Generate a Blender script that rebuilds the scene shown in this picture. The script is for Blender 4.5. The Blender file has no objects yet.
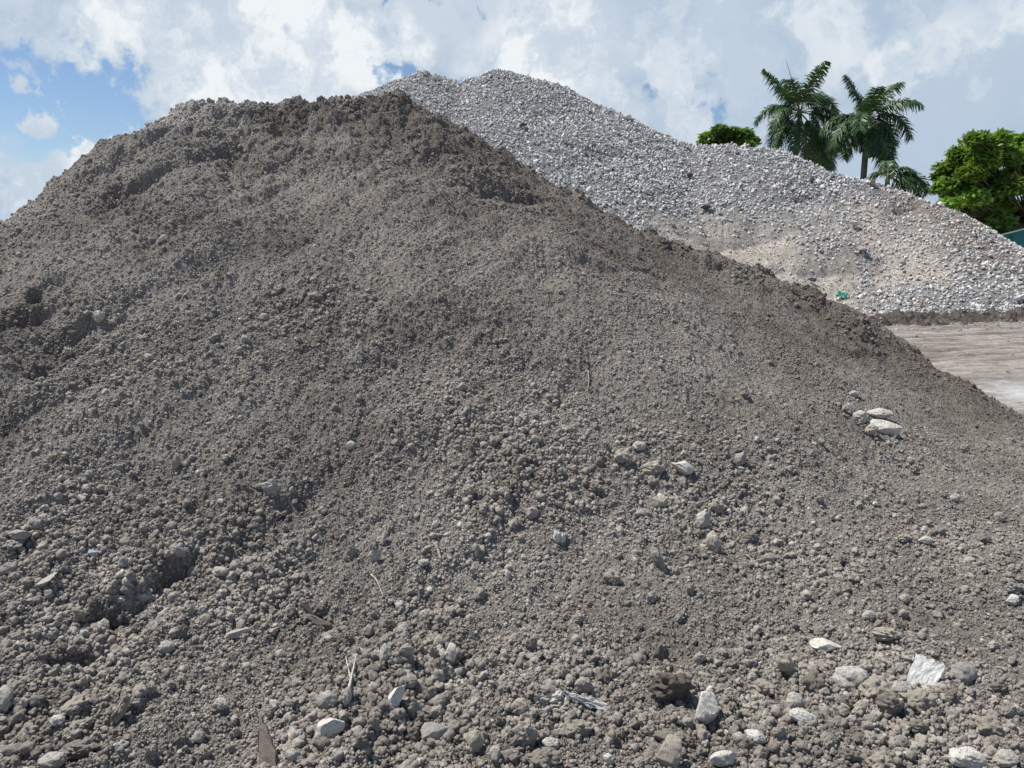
SKY_STRENGTH, CLOUD_STRENGTH, SUN_STRENGTH = .085, .80, 5.0
import math
import numpy as np
rng = np.random.default_rng(7)

# ------------------------------------------------------------------ numeric helpers
def _h(ix, iy, s):
    n = (ix.astype(np.int64) * 374761393 + iy.astype(np.int64) * 668265263 + s * 2147483647) & 0xffffffff
    n = ((n ^ (n >> 13)) * 1274126177) & 0xffffffff
    n = ((n ^ (n >> 16)) * 2246822519) & 0xffffffff
    return ((n ^ (n >> 15)) & 0xffffff) / float(0xffffff)

def perlin(x, y, s=0):
    ix = np.floor(x); iy = np.floor(y)
    fx = x - ix; fy = y - iy
    ux = fx * fx * fx * (fx * (fx * 6 - 15) + 10); uy = fy * fy * fy * (fy * (fy * 6 - 15) + 10)
    def g(a, b):
        t = _h(ix + a, iy + b, s) * 2 * np.pi
        return np.cos(t) * (fx - a) + np.sin(t) * (fy - b)
    n0 = g(0, 0) * (1 - ux) + g(1, 0) * ux
    n1 = g(0, 1) * (1 - ux) + g(1, 1) * ux
    return (n0 * (1 - uy) + n1 * uy) * 1.4

def fbm(x, y, s=0, o=4, gain=.5):
    r = 0; a = 1.0
    for k in range(o):
        r = r + a * perlin(x * 2 ** k + 17.3 * k, y * 2 ** k - 9.1 * k, s + k); a *= gain
    return r

def domes(x, y, s=0, fill=.85, flat=.75):
    """heights of rounded lumps of random size lying side by side (unit cells)"""
    ix = np.floor(x); iy = np.floor(y)
    best = np.zeros_like(x)
    for a in (-1, 0, 1):
        for b in (-1, 0, 1):
            cx = ix + a; cy = iy + b
            px = cx + .15 + .7 * _h(cx, cy, s); py = cy + .15 + .7 * _h(cx, cy, s + 1)
            rr = .28 + .42 * _h(cx, cy, s + 2) ** 1.5
            rr = np.where(_h(cx, cy, s + 3) < fill, rr, 0.001)
            an = _h(cx, cy, s + 4) * np.pi; el = 1 + .5 * _h(cx, cy, s + 5)
            dx = x - px; dy = y - py
            u = (dx * np.cos(an) + dy * np.sin(an)) / el; v = -dx * np.sin(an) + dy * np.cos(an)
            q = 1 - (u * u + v * v) / (rr * rr)
            best = np.maximum(best, np.sqrt(np.maximum(q, 0)) * rr * flat)
    return best

def sstep(a, b, x):
    t = np.clip((x - a) / (b - a), 0, 1)
    return t * t * (3 - 2 * t)

# ------------------------------------------------------------------ the camera
W, H = 1024, 768
F = 769.0
CAM = np.array([0.0, 0.0, 1.62])
PITCH = math.radians(10.3)
CP, SP = math.cos(PITCH), math.sin(PITCH)
def pdir(u, v):
    a = (u - 512) / F; b = (384 - v) / F
    return np.array([a, CP + b * SP, -SP + b * CP])
def pt(u, v, Y):
    d = pdir(u, v)
    return CAM + d * (Y / d[1])
def project(x, y, z):
    y = np.asarray(y, float); zz = z - CAM[2]
    dep = y * CP - zz * SP; up = y * SP + zz * CP
    dep = np.maximum(dep, .05)
    return 512 + F * x / dep, 384 - F * up / dep

# ------------------------------------------------------------------ shapes of the heaps
def densify(P, step):
    out = []
    for a, b in zip(P[:-1], P[1:]):
        n = max(1, int(np.linalg.norm(b - a) / step))
        for k in range(n): out.append(a + (b - a) * k / n)
    out.append(P[-1]); return np.array(out)

SOIL_R = densify(np.array([pt(*p) for p in [(-330, 480, 6.0), (-100, 262, 6.9), (0, 244, 7.3), (60, 214, 7.6), (115, 186, 7.8), (150, 160, 7.9), (178, 128, 8.0), (200, 112, 8.1), (300, 112, 8.5),
                   (385, 104, 8.8), (400, 116, 8.8), (440, 172, 8.9), (520, 206, 9.0), (640, 237, 9.0), (720, 264, 8.7), (860, 325, 8.1), (950, 388, 7.7), (1020, 460, 7.2)]]), .2)
GRAV_R = densify(np.array([pt(*p) for p in [(150, 190, 30), (300, 110, 30), (380, 84, 30), (425, 68, 30), (464, 81, 30), (497, 67, 30), (560, 84, 29.5), (620, 111, 29), (690, 144, 27.5),
                   (730, 141, 26.5), (775, 146, 26), (830, 167, 25), (900, 185, 23.5), (955, 206, 22), (1030, 260, 20.5), (1100, 315, 19.5)]]), .35)

def cones(x, y, R, s, k):
    """rounded envelope of cones standing along a ridge line"""
    m = np.full(x.shape, -1e9)
    for r in R:
        d = np.sqrt((x - r[0]) ** 2 + (y - r[1]) ** 2 + .15 ** 2) - .15
        m = np.maximum(m, r[2] - s * d * (1 + k * np.clip((r[0] - x) / (d + .1), 0, 1)))
    return m

def seg_d(x, y, a, b):
    ax, ay = a; bx, by = b
    L = (bx - ax) ** 2 + (by - ay) ** 2
    t = np.clip(((x - ax) * (bx - ax) + (y - ay) * (by - ay)) / L, 0, 1)
    return np.hypot(x - ax - t * (bx - ax), y - ay - t * (by - ay)), t

def soil_base(x, y):
    wx = x + .16 * fbm(x * .9, y * .9, 3, 3); wy = y + .16 * fbm(x * .9 + 7, y * .9, 5, 3)
    h = cones(wx, wy, SOIL_R, .56, .42)
    k = .14
    h = k * np.logaddexp(0, h / k)
    ap = .05 - .2 * sstep(4.9, 5.9, x + .5 * np.maximum(y - 5.5, 0) + .25 * fbm(x, y, 9, 2)) - .2 * sstep(9.5, 11, y) - .2 * sstep(-8, -9, x)
    return h + ap
def grav_base(x, y):
    wx = x + .25 * fbm(x * .25, y * .25, 23, 2); wy = y + .25 * fbm(x * .25 + 7, y * .25, 25, 2)
    h = cones(wx, wy, GRAV_R, .66, 0.)
    # a bench of finer sandy fill half way down the face
    k = .25
    return k * np.logaddexp(0, h / k) - .12

def cast(f, us, vs, y0=1.3, y1=12.0, n=2500):
    """points where the view rays meet the height field f"""
    us = np.atleast_1d(np.asarray(us, float)); vs = np.atleast_1d(np.asarray(vs, float))
    t = np.exp(np.linspace(math.log(y0), math.log(y1), n))
    out = []
    for u, v in zip(us, vs):
        d = pdir(u, v); P = CAM + d * (t / d[1])[:, None]
        z = f(P[:, 0], P[:, 1]); k = np.argmax(z > P[:, 2])
        out.append([P[k, 0], P[k, 1], z[k]] if z[k] > P[k, 2] else [np.nan] * 3)
    return np.array(out)

# scoops and little scarps in the soil: (u, v, half width px, reach px, depth m, turn)
SCARPS = [(128, 190, 34, 26, .13, .6), (24, 300, 32, 28, .15, .7), (66, 335, 30, 24, .09, .6), (112, 604, 40, 16, .12, .85), (174, 566, 26, 15, .10, .9),
          (80, 650, 34, 14, .08, .8), (230, 148, 20, 14, .08, .5), (505, 190, 40, 12, .10, .3), (600, 262, 26, 12, .08, .2), (648, 272, 22, 12, .07, .2), (250, 158, 30, 14, .07, -.3),
          (318, 612, 14, 12, .06, .7), (300, 300, 40, 10, .03, -.3), (712, 268, 18, 8, .06, .3), (440, 128, 40, 9, .09, .3), (345, 160, 24, 9, .05, 0),
          (862, 355, 26, 9, .04, .3), (668, 655, 16, 14, .06, .2), (930, 330, 20, 7, .03, .3), (400, 330, 60, 12, .03, -.3), (8, 420, 30, 20, .06, -.6)]
_c = cast(soil_base, [s[0] for s in SCARPS], [s[1] for s in SCARPS])
SC = []
for s, c in zip(SCARPS, _c):
    if np.isnan(c[0]): continue
    px = c[1] / F
    SC.append((c[0], c[1], s[2] * px, s[3] * px * 1.7, s[4] * 1.35, s[5]))
# low bulges: (u, v, radius px, height m)
BULGES = [(85, 176, 20, .10), (120, 152, 16, .05), (207, 118, 22, .05), (305, 114, 25, .06), (252, 112, 12, .03), (398, 112, 18, .05), (425, 125, 16, .06), (670, 690, 26, .035), (560, 675, 40, .03), (720, 300, 60, .03), (120, 580, 30, .03), (178, 548, 10, .03)]
_c = cast(soil_base, [s[0] for s in BULGES], [s[1] + 6 for s in BULGES])
BU = [(c[0], c[1], s[2] * c[1] / F, s[3]) for s, c in zip(BULGES, _c) if not np.isnan(c[0])]

# patches where loose clods lie thick (u, v, ru, rv)
CLUSTERS = [(410, 690, 75, 75, 1.0), (120, 590, 110, 70, .8), (40, 560, 70, 60, .7), (240, 600, 60, 45, .8), (520, 445, 95, 50, .8), (560, 700, 90, 50, .8), (860, 690, 110, 45, .8),
            (700, 500, 100, 60, .55), (640, 470, 50, 30, .5), (60, 690, 100, 60, .8), (310, 735, 60, 40, .8), (870, 425, 34, 18, .7), (770, 560, 80, 40, .6), (320, 305, 60, 24, .5), (100, 360, 50, 30, .5),
            (960, 560, 70, 60, .5), (760, 735, 90, 40, .8), (180, 340, 60, 40, .3), (480, 180, 60, 20, .3), (975, 720, 60, 50, .6), (30, 220, 50, 30, .6), (190, 130, 45, 18, .5)]
_c = cast(soil_base, [s[0] for s in CLUSTERS], [min(s[1], 760) for s in CLUSTERS])
CL = [(c[0], c[1], s[2] * c[1] / F, s[3] * c[1] / F * 1.9, s[4]) for s, c in zip(CLUSTERS, _c) if not np.isnan(c[0])]
def cluster(x, y):
    m = np.zeros_like(x)
    wx = x + .12 * fbm(x * 3, y * 3, 61, 2); wy = y + .2 * fbm(x * 3, y * 3, 63, 2)
    for a, b, ra, rb, w in CL:
        m = np.maximum(m, w * np.exp(-((wx - a) / ra) ** 2 - ((wy - b) / rb) ** 2))
    return m

def soil_full(x, y):
    h = soil_base(x, y)
    r = np.hypot(x, y)
    h = h + .035 * fbm(x * 1.3, y * 1.3, 31, 3)
    for a, b, ra, rb, dp, tn in SC:
        dx = x - a; dy = y - b
        sel = (np.abs(dx) < 3.5 * ra + rb) & (np.abs(dy) < 4.5 * rb + ra)
        if not sel.any(): continue
        dx = dx[sel]; dy = dy[sel]
        wob = .8 * fbm(x[sel] * 4, y[sel] * 4, 71, 4)
        p = dx * math.cos(tn) + dy * math.sin(tn) + wob * ra * .5
        q = -dx * math.sin(tn) + dy * math.cos(tn) + wob * rb * .8
        prof = np.where(q < 0, np.exp(np.minimum(q, 0) / rb) , np.exp(-np.maximum(q, 0) / (.45 * rb)))
        lip = .35 * np.exp(-((q - .35 * rb) / (.3 * rb)) ** 2)
        h[sel] += dp * np.exp(-(p / ra) ** 2) * (lip - prof)
    for a, b, ra, hh in BU:
        h = h + hh * np.exp(-(((x - a) ** 2 + (y - b) ** 2) / (ra * ra)))
    # rills running down the left flank
    al = -.5 * x - .86 * y; ac = .86 * x - .5 * y
    wl = sstep(1.2, -.6, x)
    h = h + wl * .042 * fbm(ac * 4.5 + .5 * perlin(x, y, 44), al * .9, 41, 3) + .010 * fbm(x * 7, y * 3.0, 47, 3)
    cl = cluster(x, y)
    # crusty lumps towards the crest
    cr = sstep(-.75, -.05, h - 2.65 + .5 * np.abs(x + 1.8) * .15) * 1.0
    cr = np.maximum(cr, sstep(.7, .1, seg_d(x, y, (-1.2, 8.6), (1.4, 8.9))[0]))
    cr = np.maximum(cr, .8 * sstep(.8, .2, seg_d(x, y, (1.4, 8.9), (4.4, 7.6))[0]))
    cr = np.maximum(cr, .8 * sstep(.8, .2, seg_d(x, y, (-4.6, 7.0), (-3.4, 7.8))[0]))
    lump = np.maximum(perlin(x * 2.3, y * 2.3, 51) + .35, 0)
    wx = x + .03 * fbm(x * 8, y * 8, 53, 2); wy = y + .03 * fbm(x * 8 + 3, y * 8, 54, 2)
    h = h + cr * .22 * domes(wx / .30, wy / .34, 81, .6) * lump + cr * .13 * domes(wx / .13, wy / .15, 83, .7)
    pm = np.clip(perlin(x * 1.7, y * 1.7, 57) + .25 + cl, 0, 1.2)
    h = h + .055 * pm * domes(wx / .075, wy / .09, 85, .35)
    vx = x + .012 * fbm(x * 25, y * 25, 97, 2); vy = y + .012 * fbm(x * 25, y * 25 + 4, 98, 2)
    h = h + (.020 + .014 * pm) * domes(vx / .034, vy / .042, 87, .65)
    h = h + .015 * domes(vx / .018, vy / .022, 89, .8)
    h = h + .013 * fbm(x * 22, y * 22, 91, 4, .62)
    if np.min(r) < 7:
        n = r < 7
        xn = x[n]; yn = y[n]
        h[n] += .009 * domes(xn / .0105, yn / .0125, 93, .9) * sstep(7, 5, r[n]) + .003 * fbm(xn * 130, yn * 130, 95, 2)
    return h

def grav_full(x, y):
    h = grav_base(x, y)
    h = h + .07 * fbm(x * .5, y * .5, 33, 3)
    # ledges: clean stone above, sandy fill below
    for (a, b, ra, rb, dp) in GL:
        dx = x - a; dy = y - b
        prof = np.where(dy < 0, np.exp(np.minimum(dy, 0) / rb), np.exp(-np.maximum(dy, 0) / (.3 * rb)))
        h = h - dp * np.exp(-(dx / ra) ** 2) * prof
    return h + .05 * fbm(x * 3, y * 3, 35, 3)
GL = []
_g = cast(grav_base, [735, 830, 905, 600, 640, 800], [232, 262, 205, 150, 115, 195], 13, 45)
for c, s in zip(_g, [(60, 1.1, .5), (60, .9, .4), (22, .5, .25), (30, .5, .25), (20, .4, .25), (16, .5, .3)]):
    if np.isnan(c[0]): continue
    GL.append((c[0], c[1], s[0] * c[1] / F, s[1], s[2]))
_g = cast(grav_base, [735, 800, 870, 905, 850, 700], [250, 275, 232, 262, 290, 232], 13, 45)
SAND = [(c[0], c[1], a * c[1] / F, b) for c, a, b in zip(_g, [85, 60, 42, 40, 40, 22], [1.5, 1.2, 1.1, 1.2, .8, .6]) if not np.isnan(c[0])]
_g = cast(grav_base, [885, 925, 975, 960, 1000], [182, 205, 240, 222, 262], 13, 45)
LOAM = [(c[0], c[1], a * c[1] / F, b) for c, a, b in zip(_g, [30, 26, 26, 22, 20], [.8, .9, .5, .8, .5]) if not np.isnan(c[0])]
def patch(x, y, L, s):
    m = np.zeros_like(x)
    wx = x + .7 * fbm(x * .8, y * .8, s, 3); wy = y + .7 * fbm(x * .8, y * .8, s + 5, 3)
    for a, b, ra, rb in L: m = np.maximum(m, np.exp(-((wx - a) / ra) ** 2 - ((wy - b) / rb) ** 2))
    return m

# ================================================================== Blender
import bpy
from mathutils import Vector, Matrix, Euler
sc = bpy.context.scene
col = sc.collection
def R(d): return math.radians(d)

def tag(o, label=None, cat=None, group=None, kind=None):
    if label: o['label'] = label
    if cat: o['category'] = cat
    if group: o['group'] = group
    if kind: o['kind'] = kind
    return o

def mesh_data(name, V, Fc, colr=None, smooth=True, mat=None, mats=None, midx=None):
    """V (n,3); Fc an (m,k) array or list of such arrays"""
    me = bpy.data.meshes.new(name)
    V = np.asarray(V, np.float32)
    if isinstance(Fc, np.ndarray): Fc = [Fc]
    Fc = [np.asarray(f, np.int32) for f in Fc if len(f)]
    me.vertices.add(len(V)); me.vertices.foreach_set('co', V.ravel())
    loops = np.concatenate([f.ravel() for f in Fc]); tot = np.concatenate([np.full(len(f), f.shape[1], np.int32) for f in Fc])
    st = np.concatenate([[0], np.cumsum(tot)[:-1]]).astype(np.int32)
    me.loops.add(len(loops)); me.loops.foreach_set('vertex_index', loops)
    me.polygons.add(len(tot)); me.polygons.foreach_set('loop_start', st); me.polygons.foreach_set('loop_total', tot)
    me.polygons.foreach_set('use_smooth', np.full(len(tot), smooth, bool))
    if colr is not None:
        a = me.color_attributes.new('col', 'FLOAT_COLOR', 'POINT')
        c = np.ones((len(V), 4), np.float32); c[:, :3] = colr; a.data.foreach_set('color', c.ravel())
    for m in (mats or ([mat] if mat else [])): me.materials.append(m)
    if midx is not None: me.polygons.foreach_set('material_index', np.asarray(midx, np.int32))
    me.update(calc_edges=True); me.validate()
    return me

def obj(name, me, parent=None, loc=(0, 0, 0)):
    o = bpy.data.objects.new(name, me); col.objects.link(o); o.location = loc
    if parent: o.parent = parent
    return o
def empty(name, loc=(0, 0, 0)):
    o = bpy.data.objects.new(name, None); col.objects.link(o); o.location = loc; o.empty_display_size = .2; return o

class MB:
    def __init__(s): s.v = []; s.f = {}; s.n = 0; s.c = []
    def add(s, V, Fc, c=None):
        V = np.asarray(V, float)
        for f in (Fc if isinstance(Fc, list) else [Fc]):
            f = np.asarray(f, int); s.f.setdefault(f.shape[1], []).append(f + s.n)
        s.v.append(V); s.n += len(V)
        s.c.append(np.broadcast_to(np.asarray(c if c is not None else (1, 1, 1), float), (len(V), 3)))
    def box(s, a, b, c=None):
        x0, y0, z0 = a; x1, y1, z1 = b
        s.add([(x0, y0, z0), (x1, y0, z0), (x1, y1, z0), (x0, y1, z0), (x0, y0, z1), (x1, y0, z1), (x1, y1, z1), (x0, y1, z1)],
              np.array([(0, 3, 2, 1), (4, 5, 6, 7), (0, 1, 5, 4), (1, 2, 6, 5), (2, 3, 7, 6), (3, 0, 4, 7)]), c)
    def tube(s, P, rad, n=8, c=None):
        P = np.asarray(P, float); rad = np.broadcast_to(rad, (len(P),))
        rings = []
        T = np.gradient(P, axis=0); T /= np.linalg.norm(T, axis=1)[:, None] + 1e-9
        up = np.array([.3, .9, .1])
        for p, t, r in zip(P, T, rad):
            a = np.cross(t, up); a /= np.linalg.norm(a) + 1e-9; b = np.cross(t, a)
            th = np.arange(n) * 2 * np.pi / n
            rings.append(p + r * (np.cos(th)[:, None] * a + np.sin(th)[:, None] * b))
        V = np.concatenate(rings + [P[:1], P[-1:]])
        f = []; m = len(P)
        for i in range(m - 1):
            for j in range(n): f.append((i * n + j, i * n + (j + 1) % n, (i + 1) * n + (j + 1) % n, (i + 1) * n + j))
        t3 = [(m * n, (j + 1) % n, j) for j in range(n)] + [(m * n + 1, (m - 1) * n + j, (m - 1) * n + (j + 1) % n) for j in range(n)]
        s.add(V, [np.array(f), np.array(t3)], c)
    def data(s, name, mat, smooth=False, colr=True):
        return mesh_data(name, np.concatenate(s.v), [np.concatenate(f) for f in s.f.values()], np.concatenate(s.c) if colr else None, smooth, mat)

# ------------------------------------------------------------------ materials
def material(name):
    m = bpy.data.materials.new(name); m.use_nodes = True
    nt = m.node_tree; b = nt.nodes['Principled BSDF']
    b.inputs['Roughness'].default_value = .95
    try: b.inputs['Specular IOR Level'].default_value = .15
    except KeyError: pass
    return m, nt, b
def node(nt, t, **k):
    n = nt.nodes.new(t)
    for a, v in k.items():
        if a.startswith('i_'): n.inputs[a[2:].replace('_', ' ')].default_value = v
        else: setattr(n, a, v)
    return n
def attr_mat(name, scale=60, amt=.35, bump=.004, bscale=150, rough=.95, source='col', spots=None, spec=.15, transl=None):
    """colour from the mesh attribute (or the object's own colour) broken up by noise, with fine relief"""
    m, nt, b = material(name); L = nt.links
    b.inputs['Roughness'].default_value = rough; b.inputs['Specular IOR Level'].default_value = spec
    geo = node(nt, 'ShaderNodeTexCoord')
    if source == 'col': src = node(nt, 'ShaderNodeAttribute', attribute_name='col').outputs['Color']
    else: src = node(nt, 'ShaderNodeObjectInfo').outputs['Color']
    n1 = node(nt, 'ShaderNodeTexNoise', i_Scale=scale, i_Detail=5.0, i_Roughness=.65); L.new(geo.outputs['Object'], n1.inputs['Vector'])
    mr = node(nt, 'ShaderNodeMapRange'); mr.inputs['From Min'].default_value = .3; mr.inputs['From Max'].default_value = .7
    mr.inputs['To Min'].default_value = 1 - amt; mr.inputs['To Max'].default_value = 1 + amt
    L.new(n1.outputs['Fac'], mr.inputs['Value'])
    mx = node(nt, 'ShaderNodeVectorMath', operation='SCALE'); L.new(src, mx.inputs[0]); L.new(mr.outputs['Result'], mx.inputs['Scale'])
    out = mx.outputs['Vector']
    if spots:
        n3 = node(nt, 'ShaderNodeTexNoise', i_Scale=spots[0], i_Detail=2.0); L.new(geo.outputs['Object'], n3.inputs['Vector'])
        m3 = node(nt, 'ShaderNodeMapRange'); m3.inputs['From Min'].default_value = .55; m3.inputs['From Max'].default_value = .68
        L.new(n3.outputs['Fac'], m3.inputs['Value'])
        mm = node(nt, 'ShaderNodeMix', data_type='RGBA'); L.new(m3.outputs['Result'], mm.inputs['Factor']); L.new(out, mm.inputs['A']); mm.inputs['B'].default_value = (*spots[1], 1)
        out = mm.outputs['Result']
    L.new(out, b.inputs['Base Color'])
    if bump:
        n2 = node(nt, 'ShaderNodeTexNoise', i_Scale=bscale, i_Detail=6.0, i_Roughness=.7); L.new(geo.outputs['Object'], n2.inputs['Vector'])
        bp = node(nt, 'ShaderNodeBump', i_Strength=1.0, i_Distance=bump); L.new(n2.outputs['Fac'], bp.inputs['Height']); L.new(bp.outputs['Normal'], b.inputs['Normal'])
    if transl:
        tr = node(nt, 'ShaderNodeBsdfTranslucent'); tm = node(nt, 'ShaderNodeVectorMath', operation='MULTIPLY'); L.new(out, tm.inputs[0]); tm.inputs[1].default_value = (1.3, 1.5, .5)
        L.new(tm.outputs['Vector'], tr.inputs['Color'])
        ms = node(nt, 'ShaderNodeMixShader', i_Fac=transl); L.new(b.outputs[0], ms.inputs[1]); L.new(tr.outputs[0], ms.inputs[2])
        L.new(ms.outputs[0], nt.nodes['Material Output'].inputs['Surface'])
    return m

M_SOIL = attr_mat('soil', 45, .34, .020, 70)
M_CLOD = attr_mat('clod', 90, .30, .006, 160)
M_GRAV = attr_mat('crushed_stone', 9, .30, .01, 25)
M_STONE = attr_mat('stone', 35, .22, .0025, 120, source='object', spots=(22, (.20, .17, .145)))
M_CLODO = attr_mat('dirt_clod', 60, .28, .004, 160, source='object')
M_LEAF = attr_mat('leaf', .9, .35, 0, 1, rough=.5, spec=.3, transl=.4)
M_FROND = attr_mat('frond', 2, .25, 0, 1, rough=.45, spec=.4, transl=.18)
M_BARK = attr_mat('bark', 6, .3, .02, 12)
M_WOOD = attr_mat('weathered_wood', 50, .3, .002, 120, source='object')
M_PLASTIC = attr_mat('dusty_sheet', 30, .12, .001, 60, rough=.92, source='object', spec=.1)
M_TEAL = attr_mat('teal_paint', 2.5, .12, 0, 1, rough=.6, spec=.4)

# ------------------------------------------------------------------ height-field meshes on a fan of rows
def fan(name, f, az, rr, colour, mat, drop=None, smooth=True):
    A, Rr = np.meshgrid(az, rr)
    X = np.sin(A) * Rr; Y = np.cos(A) * Rr
    Z = f(X.ravel(), Y.ravel()).reshape(X.shape)
    P = np.stack([X, Y, Z], -1)
    nr, na = X.shape
    i = np.arange(nr * na).reshape(nr, na)
    q = np.stack([i[:-1, :-1], i[:-1, 1:], i[1:, 1:], i[1:, :-1]], -1).reshape(-1, 4)
    q = q[:, ::-1]
    if drop is not None:
        zq = Z.ravel()[q].max(1); q = q[zq > drop]
    c = colour(P.reshape(-1, 3))
    used = np.unique(q); mp = np.full(nr * na, -1); mp[used] = np.arange(len(used))
    me = mesh_data(name, P.reshape(-1, 3)[used], mp[q], c[used], smooth, mat)
    return me, P

def seg_space(parts): return np.concatenate([np.linspace(a, b, n, endpoint=False) for a, b, n in parts])

DRY = np.array([.330, .300, .262]); DAMP_SHADE = np.array([.160, .138, .117]); PALE = np.array([.47, .445, .405])
def soil_colour(P):
    x, y, z = P.T
    n = fbm(x * 1.1, y * 1.1, 101, 4); n2 = fbm(x * 9, y * 9, 105, 3)
    # moist earth along the right crest; shade of the cut faces put into the colour; dry grey crust on the upper left
    cr = sstep(2.8, .1, seg_d(x, y, (-.2, 8.6), (5.2, 7.0))[0]) * .58
    cr = np.maximum(cr, .8 * sstep(.9, .1, seg_d(x, y, (-2.6, 8.0), (-1.0, 8.3))[0]) * sstep(-.15, .2, fbm(x * 1.6, y * 1.6, 107, 3)))
    st = fbm((.86 * x - .5 * y) * 5, (-.5 * x - .86 * y) * .8, 111, 3) * sstep(2.2, -.4, x)
    damp_shade = np.clip(.30 + .40 * n + .30 * n2 + .22 * st + cr, 0, 1)
    pale = sstep(.9, .2, np.hypot(x + 3.15, (y - 7.9) * .9)) * .7 + sstep(1.2, .3, np.hypot(x + 4.7, y - 6.4)) * .45
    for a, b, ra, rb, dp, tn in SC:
        damp_shade = np.maximum(damp_shade, .85 * np.exp(-((x - a) / ra) ** 2 - ((y - b + rb * .3) / (rb * .8)) ** 2))
    c = DRY * (1 - damp_shade[:, None]) + DAMP_SHADE * damp_shade[:, None]
    c = c * (1 - .85 * np.clip(pale, 0, 1)[:, None]) + PALE * .85 * np.clip(pale, 0, 1)[:, None]
    return c * (1 + .18 * perlin(x * 60, y * 60, 109))[:, None]

def fmul(P): return 1
az = seg_space([(R(-66), R(-42), 120), (R(-42), R(-36.5), 70), (R(-36.5), R(36.5), 1120), (R(36.5), R(42), 70), (R(42), R(58), 70)])
rr = np.concatenate([np.linspace(.6, 1.9, 60, endpoint=False), np.exp(np.linspace(math.log(1.9), math.log(9.8), 1250, endpoint=False)), np.exp(np.linspace(math.log(9.8), math.log(14), 70))])
me, SP3 = fan('soil_pile', soil_full, az, rr, lambda P: soil_colour(P) * .92, M_SOIL, -.05, False)  # ground darkened below the clods, shade of the gaps put into its colour
soil_pile = tag(obj('soil_pile', me), 'large heap of loose grey brown soil filling the foreground, in front of the gravel heap', 'dirt pile')

azg = np.linspace(R(-34), R(56), 900); rg = np.concatenate([np.exp(np.linspace(math.log(15.5), math.log(34), 520, endpoint=False)), np.linspace(34, 48, 60)])
def grav_colour(P):
    x, y, z = P.T
    s = np.clip(patch(x, y, SAND, 201) * 1.4, 0, 1)[:, None]; l = np.clip(patch(x, y, LOAM, 211) * 1.3, 0, 1)[:, None]
    c = np.array([.16, .16, .157]) * (1 - s) + np.array([.34, .305, .26]) * s  # dark grey base paints in the shade of gaps between stones
    c = c * (1 - l) + np.array([.17, .145, .125]) * l
    return c * (1 + .2 * fbm(x * 2, y * 2, 203, 3))[:, None]
me, GP3 = fan('gravel_pile', grav_full, azg, rg, grav_colour, M_GRAV, -.1)
gravel_pile = tag(obj('gravel_pile', me), 'tall heap of pale grey crushed stone with a sandy lower bench, behind the soil heap', 'gravel pile')

# ------------------------------------------------------------------ loose pieces
def ico(sub):
    t = (1 + 5 ** .5) / 2
    V = [(-1, t, 0), (1, t, 0), (-1, -t, 0), (1, -t, 0), (0, -1, t), (0, 1, t), (0, -1, -t), (0, 1, -t), (t, 0, -1), (t, 0, 1), (-t, 0, -1), (-t, 0, 1)]
    V = [np.array(v) / np.linalg.norm(v) for v in V]
    Fc = [(0, 11, 5), (0, 5, 1), (0, 1, 7), (0, 7, 10), (0, 10, 11), (1, 5, 9), (5, 11, 4), (11, 10, 2), (10, 7, 6), (7, 1, 8), (3, 9, 4), (3, 4, 2), (3, 2, 6), (3, 6, 8), (3, 8, 9), (4, 9, 5), (2, 4, 11), (6, 2, 10), (8, 6, 7), (9, 8, 1)]
    for _ in range(sub):
        mid = {}; nf = []
        def m(a, b):
            k = (min(a, b), max(a, b))
            if k not in mid: p = V[a] + V[b]; V.append(p / np.linalg.norm(p)); mid[k] = len(V) - 1
            return mid[k]
        for a, b, c in Fc:
            ab, bc, ca = m(a, b), m(b, c), m(c, a); nf += [(a, ab, ca), (b, bc, ab), (c, ca, bc), (ab, bc, ca)]
        Fc = nf
    return np.array(V), np.array(Fc)

from mathutils import noise as mnoise
def noise3(V, f, s):
    o = Vector((s * 1.7, s * .9, -s * .6))
    return np.array([mnoise.noise(Vector(v) * f + o) for v in V.tolist()]) * 1.6

def rock_shape(sub, kind, seed):
    g = np.random.default_rng(seed); V, Fc = ico(sub); V = V.copy()
    if kind == 'angular':
        for _ in range(10):
            n = g.normal(size=3); n /= np.linalg.norm(n); d = g.uniform(.38, .72)
            o = V @ n - d; V -= np.where(o > 0, o, 0)[:, None] * n * .97
        if sub > 1: V *= (1 + .05 * noise3(V, 3, seed) + .02 * noise3(V, 9, seed + 5))[:, None]
    elif kind == 'round':
        for _ in range(3):
            n = g.normal(size=3); n /= np.linalg.norm(n); d = g.uniform(.65, .85)
            o = V @ n - d; V -= np.where(o > 0, o, 0)[:, None] * n * .7
        V *= (1 + .16 * noise3(V, 1.3, seed) + (.07 * noise3(V, 3.5, seed + 3) if sub > 1 else 0))[:, None]
        if sub > 2: V *= (1 + .03 * noise3(V, 9, seed + 7))[:, None]
    else:  # crumb: a knobbly lump of earth
        for _ in range(4):
            n = g.normal(size=3); n /= np.linalg.norm(n); d = g.uniform(.5, .8)
            o = V @ n - d; V -= np.where(o > 0, o, 0)[:, None] * n * .75
        V *= (1 + .26 * noise3(V, 1.5, seed) + .20 * noise3(V, 3.0, seed + 3))[:, None]
        if sub > 2: V *= (1 + .07 * noise3(V, 8, seed + 9) + .04 * noise3(V, 17, seed + 11))[:, None]
    V /= np.abs(V).max()
    return V, Fc

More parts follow.
